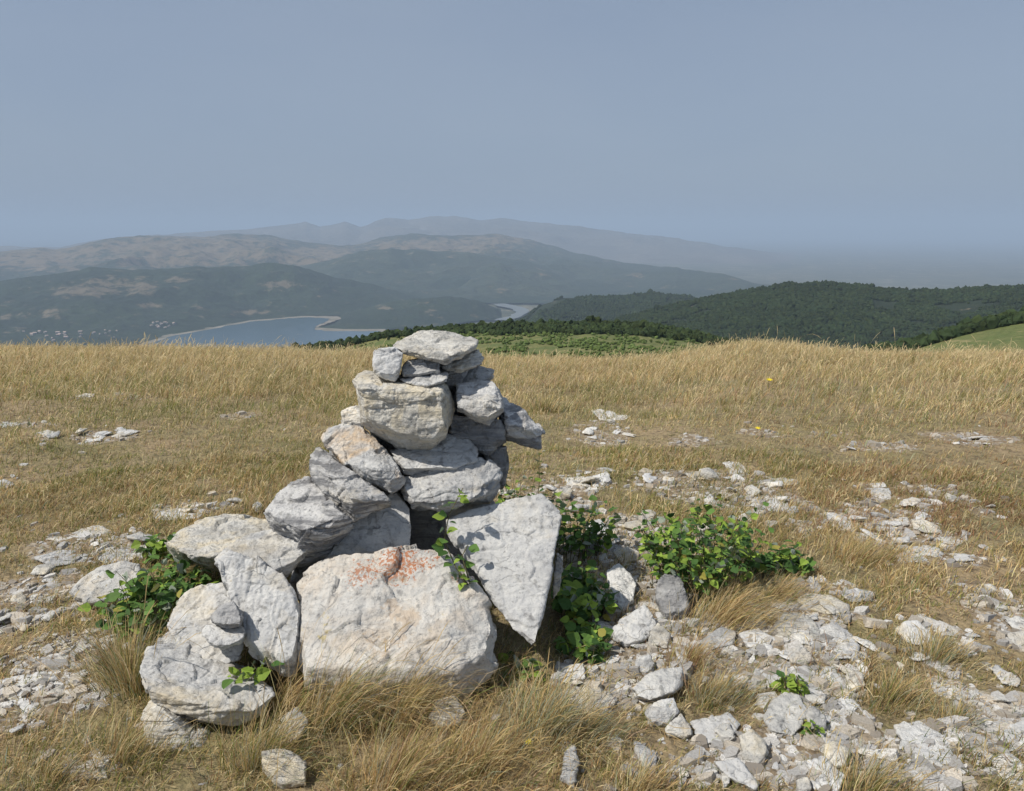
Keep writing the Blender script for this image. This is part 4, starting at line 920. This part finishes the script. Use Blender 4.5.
tag(o, 'short dry straw and olive grass around the cairn and stones', 'grass', None, 'stuff')
o = meadow('grass', 590000, 5.0, 34.0, 0.95, h_far, 203, 0.0030, lambda px, py: 0.16 * (1 - sstep(400, 470, py)))
tag(o, 'golden tall meadow grass reaching to the edge of the hilltop', 'grass', None, 'stuff')

# dry grass tufts near the cairn, each a thing
def tuft(label, px, py, rx, n, h, lean, az, w, spread=0.5, wd=0.0021, hp=0.07, seed=0, tall=1.0):
    r = np.random.default_rng(1000 + seed + int(px) + int(py))
    c = G(px, py)[0]
    d = np.abs(r.normal(0, 0.5, n)) * rx; a = r.uniform(0, 6.283, n)
    X = c[0] + d * np.cos(a); Y = c[1] + d * np.sin(a) * 0.7
    P = np.stack([X, Y, ground_z(X, Y)], -1)
    out = np.stack([np.cos(a), np.sin(a)], 1) * spread * r.uniform(0.2, 1.2, (n, 1)) * (0.3 + d / max(rx, 1e-3))[:, None]
    v = out + lean * np.array([math.cos(az), math.sin(az)])
    head = r.random(n) < hp
    H = h * 0.9 * r.uniform(0.25, 1.15, n) * np.where(head, 1.25, 1)
    col = mixcol(n, r, w); col = np.where(head[:, None], STRAW * r.uniform(0.6, 1.1, (n, 1)), col)
    P = P - c
    me = blades('grass_tuft', P, H, wd * r.uniform(0.6, 1.3, n), np.clip(np.hypot(v[:, 0], v[:, 1]), 0.02, 0.75), np.arctan2(v[:, 1], v[:, 0]) + r.normal(0, 0.55, n), r.uniform(0.05, 0.55, n), col, head, seed)
    o = link('grass_tuft', me, (), None, tuple(c)); tag(o, label, 'grass tuft', 'grass tufts near the cairn'); return o
dry = (0.46, 0.38, 0.12, 0.03, 0.08, 0.06); grn = (0.34, 0.32, 0.18, 0.09, 0.03, 0.12); gry = (0.3, 0.32, 0.10, 0.03, 0.03, 0.32); rst = (0.4, 0.15, 0.15, 0.02, 0.3, 0.02)
tuft('tall straw tuft leaning right in front of the left end of the lichen boulder', 330, 728, 0.16, 1000, 0.36, 0.5, 0.25, grn)
tuft('thick straw tuft at the bottom left of the boulder foot', 265, 765, 0.15, 800, 0.22, 0.3, 0.2, grn)
tuft('straw tuft hiding the middle of the boulder foot', 400, 722, 0.18, 1000, 0.28, 0.4, 0.1, dry)
tuft('dense straw tuft at the bottom of the photo below the boulder', 400, 785, 0.22, 1000, 0.20, 0.35, 0.2, dry)
tuft('broad grey green and straw tuft below the triangular slab', 545, 735, 0.20, 1000, 0.23, 0.35, 0.3, gry)
tuft('straw tuft at the bottom just left of the gravel', 480, 770, 0.20, 800, 0.18, 0.35, 0.2, dry)
tuft('green and yellow tuft standing left of the front left slab', 130, 690, 0.14, 900, 0.31, 0.15, 2.2, grn)
tuft('dark green tuft at the foot of the propping block', 120, 760, 0.20, 800, 0.15, 0.2, 0.3, grn)
tuft('reddish stalk tuft rising between the boulder and the front left slab', 278, 715, 0.07, 260, 0.20, 0.55, 0.3, rst, hp=0.35)
tuft('windswept golden mound of grass right of the rounded grey stone', 722, 622, 0.20, 1300, 0.24, 0.75, 0.35, dry)
tuft('golden grass under the leafy plants leaning right', 775, 600, 0.20, 1000, 0.16, 0.6, 0.2, dry)
tuft('blue grey tuft between the rubble stones', 715, 700, 0.15, 900, 0.13, 0.25, 0.2, gry)
tuft('orange brown tuft left of the blue grey tuft', 690, 665, 0.14, 700, 0.12, 0.3, 0.3, rst)
tuft('grey green tuft below the long pale slab at right', 935, 660, 0.16, 800, 0.14, 0.2, 0.5, gry)
tuft('blue green low tuft on the wide pale flat rock', 955, 722, 0.10, 500, 0.09, 0.2, 0.3, gry)
tuft('straw tuft right of the small isolated grey slab', 890, 700, 0.20, 700, 0.12, 0.2, 0.2, grn)
tuft('pale straw tuft in front of the row of flat stones', 860, 560, 0.30, 1000, 0.16, 0.35, 0.2, dry)
tuft('dry tuft growing at the foot of the triangular slab', 500, 668, 0.09, 380, 0.10, 0.4, 0.2, rst)
tuft('straw tuft at the bottom edge right of centre', 640, 790, 0.16, 500, 0.11, 0.3, 0.3, dry)
tuft('straw tuft at the bottom edge near the yellowish stone', 870, 790, 0.20, 700, 0.12, 0.3, 0.3, grn)
tuft('small green tuft below the big leafy plant stem', 585, 735, 0.16, 500, 0.13, 0.4, 0.4, gry)
tuft('dry tuft at the lower left corner', 50, 780, 0.25, 700, 0.12, 0.3, 0.2, grn)
tuft('dark olive clump of grass just right of the cairn column', 545, 412, 0.28, 600, 0.22, 0.1, 0.3, grn, wd=0.005)

# ------------------------------------------------------------ leafy plants
def leaf_material():
    m, nt, b = new_mat('bramble_leaf')
    at = nt.nodes.new('ShaderNodeAttribute'); at.attribute_name = 'col'
    geo = nt.nodes.new('ShaderNodeNewGeometry')
    col = nmix(nt, geo.outputs['Backfacing'], at.outputs['Color'], (0.30, 0.34, 0.27))
    nt.links.new(col, b.inputs['Base Color']); b.inputs['Roughness'].default_value = 0.65; b.inputs['Specular IOR Level'].default_value = 0.2
    t = nt.nodes.new('ShaderNodeBsdfTranslucent'); nt.links.new(at.outputs['Color'], t.inputs[0])
    mx = nt.nodes.new('ShaderNodeMixShader'); mx.inputs[0].default_value = 0.25
    nt.links.new(b.outputs[0], mx.inputs[1]); nt.links.new(t.outputs[0], mx.inputs[2]); nt.links.new(mx.outputs[0], nt.nodes['Material Output'].inputs[0]); return m
M_leaf = leaf_material()
mst, nt, b = new_mat('green_brown_stem'); b.inputs['Base Color'].default_value = (0.12, 0.11, 0.05, 1)
def leaf_shape():
    # midrib 6 points, toothed edges
    ts = np.array([0, 0.14, 0.3, 0.46, 0.62, 0.78, 0.9]); w = np.array([0.02, 0.30, 0.42, 0.40, 0.31, 0.19, 0.08]) 
    mid = [(t, 0, -0.10 * t * t) for t in ts] + [(1.0, 0, -0.10)]
    le, ri = [], []
    for t, a in zip(ts, w):
        le.append((t + 0.05, a, 0.06 * a + 0.02 - 0.12 * t * t)); ri.append((t + 0.05, -a, 0.06 * a + 0.02 - 0.12 * t * t))
    V = np.array(mid + le + ri); n = len(ts); L, T = [], []
    for k in range(n - 1):
        L += [k, k + 1, n + 1 + k + 1, n + 1 + k]; T.append(4); L += [k + 1, k, 2 * n + 1 + k, 2 * n + 1 + k + 1]; T.append(4)
    L += [n - 1, n, n + 1 + n - 1]; T.append(3); L += [n, n - 1, 2 * n + 1 + n - 1]; T.append(3)
    return V, L, T
LV, LL, LT = leaf_shape()
def leaves_mesh(P, D, S, cols, r):
    """P anchor, D outward direction (unit), S size"""
    n = len(P)
    up = np.tile([0, -0.15, 1.0], (n, 1)) + r.normal(0, 0.7, (n, 3))
    X = D / np.linalg.norm(D, axis=1)[:, None]; Y = np.cross(up, X); Y /= np.linalg.norm(Y, axis=1)[:, None]; Z = np.cross(X, Y)
    j = r.uniform(0.85, 1.15, (n, len(LV), 1))
    curl = r.uniform(-0.5, 2.5, (n, 1))
    lv = np.tile(LV[None], (n, 1, 1)); lv[:, :, 2] *= (1 + curl); lv[:, :, 1:2] *= j
    V = P[:, None] + S[:, None, None] * (lv[:, :, 0:1] * X[:, None] + lv[:, :, 1:2] * Y[:, None] + lv[:, :, 2:3] * Z[:, None])
    loops = (np.array(LL)[None] + (np.arange(n) * len(LV))[:, None]).ravel()
    me = raw_mesh('foliage', V.reshape(-1, 3), loops, np.tile(LT, n), False); set_col(me, np.repeat(cols, len(LV), 0)); me.materials.append(M_leaf); return me
def tube(paths, r0, r1):
    V, Lp, T = [], [], []; m = 5
    for p in paths:
        p = np.array(p); n = len(p)
        for i in range(n):
            d = p[min(i + 1, n - 1)] - p[max(i - 1, 0)]; d = d / (np.linalg.norm(d) + 1e-9)
            a = np.cross(d, [0.3, 1, 0.2]); a /= np.linalg.norm(a); b = np.cross(d, a); rr = r0 + (r1 - r0) * i / (n - 1)
            for k in range(m): V.append(p[i] + rr * (math.cos(k * 2 * math.pi / m) * a + math.sin(k * 2 * math.pi / m) * b))
        s = len(V) - n * m
        for i in range(n - 1):
            for k in range(m): Lp += [s + i * m + k, s + i * m + (k + 1) % m, s + (i + 1) * m + (k + 1) % m, s + (i + 1) * m + k]; T.append(4)
    me = raw_mesh('stem', np.array(V), Lp, np.array(T)); me.materials.append(mst); return me
LG = np.array([0.11, 0.20, 0.045]); LD = np.array([0.06, 0.125, 0.032]); LB = np.array([0.24, 0.34, 0.055])
def plant(label, base, rx, ry, h, nst, nl, ls_, seed, az=None, lean=0.38, bright=0.3, z0=None, cat='plant', name='leafy_plant', group='leafy plants around the cairn'):
    r = np.random.default_rng(seed)
    c = np.array(base, float)
    paths, P, D = [], [], []
    for k in range(nst):
        a = r.uniform(0, 6.283); q = math.sqrt(r.random()); b0 = np.array([q * rx * math.cos(a), q * ry * math.sin(a), 0])
        x, y = c[0] + b0[0], c[1] + b0[1]
        b0[2] = (float(ground_z(x, y)) - c[2]) if z0 is None else 0
        la = a + r.normal(0, 0.6) if az is None else az + r.normal(0, 0.35)
        hh = h * r.uniform(0.6, 1.1) * (1 - 0.35 * q); le = lean * r.uniform(0.3, 1.2)
        pts = []
        for t in np.linspace(0, 1, 7):
            pts.append(b0 + np.array([math.cos(la) * le * hh * t ** 1.5, math.sin(la) * le * hh * t ** 1.5, hh * (t - 0.25 * le * t ** 3)]))
        paths.append(pts)
        for i in range(nl):
            t = 0.25 + 0.75 * (i + r.random()) / nl; f = t * 6; i0 = min(int(f), 5); p = pts[i0] + (pts[i0 + 1] - pts[i0]) * (f - i0)
            aa = i * 2.4 + r.normal(0, 0.5) + k; d = np.array([math.cos(aa), math.sin(aa), r.uniform(-0.35, 0.55)])
            P.append(p + d * 0.012); D.append(d)
    P, D = np.array(P), np.array(D); n = len(P)
    S = ls_ * r.uniform(0.35, 1.25, n); u = r.random((n, 1))
    cols = np.where(u < bright, LB, np.where(u < 0.72, LG, LD)) * r.uniform(0.75, 1.25, (n, 1))
    cols = np.where(r.random((n, 1)) < 0.035, np.array([0.30, 0.27, 0.06]), cols)
    root = bpy.data.objects.new(name, None); C.objects.link(root); root.location = tuple(c); tag(root, label, cat, group)
    link('foliage', leaves_mesh(P, D, S, cols, r), (), root); link('stem', tube(paths, 0.0022, 0.0010), (), root)
    return root
def gp(px, py, dz=0.0): p = G(px, py)[0].copy(); p[2] += dz; return p
plant('large dense leafy plant right of the rounded grey stone', gp(698, 588), 0.22, 0.20, 0.48, 74, 13, 0.040, 1, bright=0.35)
plant('smaller leafy plant right of the large one beside dry twigs', gp(778, 572), 0.16, 0.11, 0.15, 30, 8, 0.045, 2)
plant('leafy vine patch running down the right side of the triangular slab', gp(583, 612), 0.08, 0.24, 0.20, 44, 8, 0.050, 3)
plant('leafy clump behind the top of the triangular slab', gp(575, 556), 0.15, 0.14, 0.38, 38, 9, 0.048, 4, bright=0.2)
plant('bright green leaf clump between the column and the slab top', gp(520, 545), 0.13, 0.08, 0.46, 34, 8, 0.042, 5, bright=0.45)
plant('dark leafy plant left of the layered plate', gp(165, 622), 0.17, 0.22, 0.30, 70, 9, 0.046, 6, bright=0.2)
plant('small leafy plant in front of the cream flat stone at rear left', gp(172, 560), 0.13, 0.07, 0.16, 22, 8, 0.05, 7, bright=0.3)
plant('low leaves under the lower tip of the triangular slab', gp(525, 672), 0.06, 0.04, 0.05, 6, 6, 0.055, 8, bright=0.35)
plant('leaves in front of the triangular slab right corner', gp(588, 655), 0.09, 0.07, 0.13, 18, 7, 0.05, 9, bright=0.25)
plant('small bright green sprig in front of the broad flat slab', gp(790, 692), 0.03, 0.015, 0.10, 7, 6, 0.042, 10, bright=0.9)
plant('tiny green sprig on the grey stone beside the big cream white rock', gp(812, 740), 0.02, 0.015, 0.07, 4, 7, 0.026, 11, bright=0.4)
p = W(np.array([250.]), np.array([680.]), np.array([2.32]))[0]
plant('bright leaf sprig growing between the front left slab and the tall curved slab', p, 0.035, 0.02, 0.06, 5, 6, 0.045, 12, z0=0, bright=0.6, lean=0.9)
def vine(label, way, seed, nl, ls_, bright=0.3):
    r = np.random.default_rng(seed); pts = np.array([W(np.array([float(a)]), np.array([float(b)]), np.array([y]))[0] for a, b, y in way])
    c = pts[0].copy(); pts = pts - c; P, D = [], []
    for i in range(nl):
        f = (i + r.random()) / nl * (len(pts) - 1); f = min(f, len(pts) - 1.001); i0 = int(f); p = pts[i0] + (pts[i0 + 1] - pts[i0]) * (f - i0)
        a = r.uniform(0, 6.283); d = np.array([math.cos(a) * 0.8 - 0.15, -abs(math.sin(a)), r.uniform(-0.3, 0.6)]); P.append(p + d * 0.012); D.append(d)
    n = nl; u = r.random((n, 1)); cols = np.where(u < bright, LB, np.where(u < 0.7, LG, LD)) * r.uniform(0.8, 1.2, (n, 1))
    root = bpy.data.objects.new('leafy_vine', None); C.objects.link(root); root.location = tuple(c); tag(root, label, 'plant', 'leafy plants around the cairn')
    link('foliage', leaves_mesh(np.array(P), np.array(D), ls_ * r.uniform(0.6, 1.2, n), cols, r), (), root); link('stem', tube([pts], 0.003, 0.0018), (), root)
vine('upright leafy stem climbing in front of the slab beside the lichen boulder', [(468, 585, 2.60), (456, 568, 2.64), (444, 540, 2.70), (449, 515, 2.74), (463, 488, 2.76)], 31, 26, 0.044, 0.35)
vine('small drooping leafy shoot along the left edge of the triangular slab', [(470, 584, 2.60), (466, 570, 2.62), (462, 556, 2.64), (468, 545, 2.66)], 32, 9, 0.036, 0.5)
# tall dry stalk behind the slab
sb = gp(537, 500)
root = bpy.data.objects.new('dry_stalk', None); C.objects.link(root); root.location = tuple(sb); tag(root, 'tall single brown green stalk standing behind the triangular slab', 'plant')
H_ = 0.30; pts = [np.array([0.006 * math.sin(t * 5) + 0.02 * t, 0, H_ * t]) for t in np.linspace(0, 1, 8)]
link('stem', tube([pts], 0.003, 0.002), (), root)
r = np.random.default_rng(44); P = np.array([pts[min(7, int(t * 7))] for t in np.linspace(0.35, 1, 12)]); D = np.stack([np.cos(np.arange(12) * 2.4), np.sin(np.arange(12) * 2.4), np.full(12, 0.5)], 1)
link('foliage', leaves_mesh(P, D, np.full(12, 0.035), np.tile([0.09, 0.11, 0.035], (12, 1)), r), (), root)
# small yellow flowers
fl_m, nt, b = new_mat('yellow_petals'); b.inputs['Base Color'].default_value = (0.65, 0.52, 0.03, 1)
for (px, py, s, lab) in [(768, 390, 0.05, 'single yellow flower far back in the meadow right of centre'), (463, 671, 0.012, 'tiny yellow flower at the foot of the lichen boulder'), (525, 752, 0.014, 'tiny yellow flower in the grass near the bottom centre'), (756, 437, 0.03, 'yellow flower beside stones behind the leafy plants')]:
    c = gp(px, py); rt = bpy.data.objects.new('yellow_flower', None); C.objects.link(rt); rt.location = tuple(c); tag(rt, lab, 'flower', 'yellow meadow flowers')
    hh = s * 2.5
    link('stem', tube([[np.array([0, 0, 0]), np.array([0.01, 0, hh])]], s * 0.06, s * 0.05), (), rt)
    V = [(0.01, 0, hh)]; Fc = []
    for k in range(16):
        a = k * math.pi / 8; q = s if k % 2 == 0 else s * 0.45; V.append((0.01 + q * math.cos(a), q * math.sin(a) * 0.8 - 0.3 * s * 0, hh + 0.2 * s + q * math.sin(a) * 0.3))
    for k in range(16): Fc.append((0, 1 + k, 1 + (k + 1) % 16))
    me = bpy.data.meshes.new('petals'); me.from_pydata(V, [], Fc); me.materials.append(fl_m); link('petals', me, (), rt)

# ------------------------------------------------------------ haze
zb, zt = -530.0, 560.0
bm = bmesh.new(); bmesh.ops.create_cube(bm, size=1.0)
for v in bm.verts: v.co = Vector((v.co.x * 150000, v.co.y * 150000, zb if v.co.z < 0 else zt))
me = bpy.data.meshes.new('haze'); bm.to_mesh(me); bm.free()
hm_ = bpy.data.materials.new('haze'); hm_.use_nodes = True; nt = hm_.node_tree; nt.nodes.clear()
pv = nt.nodes.new('ShaderNodeVolumePrincipled'); pv.inputs['Density'].default_value = HAZE_DENSITY; pv.inputs['Color'].default_value = (*HAZE_COLOR, 1); pv.inputs['Anisotropy'].default_value = 0.0
ou = nt.nodes.new('ShaderNodeOutputMaterial'); nt.links.new(pv.outputs[0], ou.inputs['Volume'])
tag(link('haze', me, [hm_]), 'thin blue summer haze over the valley', None, None, 'stuff')
print('verts', sum(len(o.data.vertices) for o in bpy.data.objects if o.type == 'MESH'))
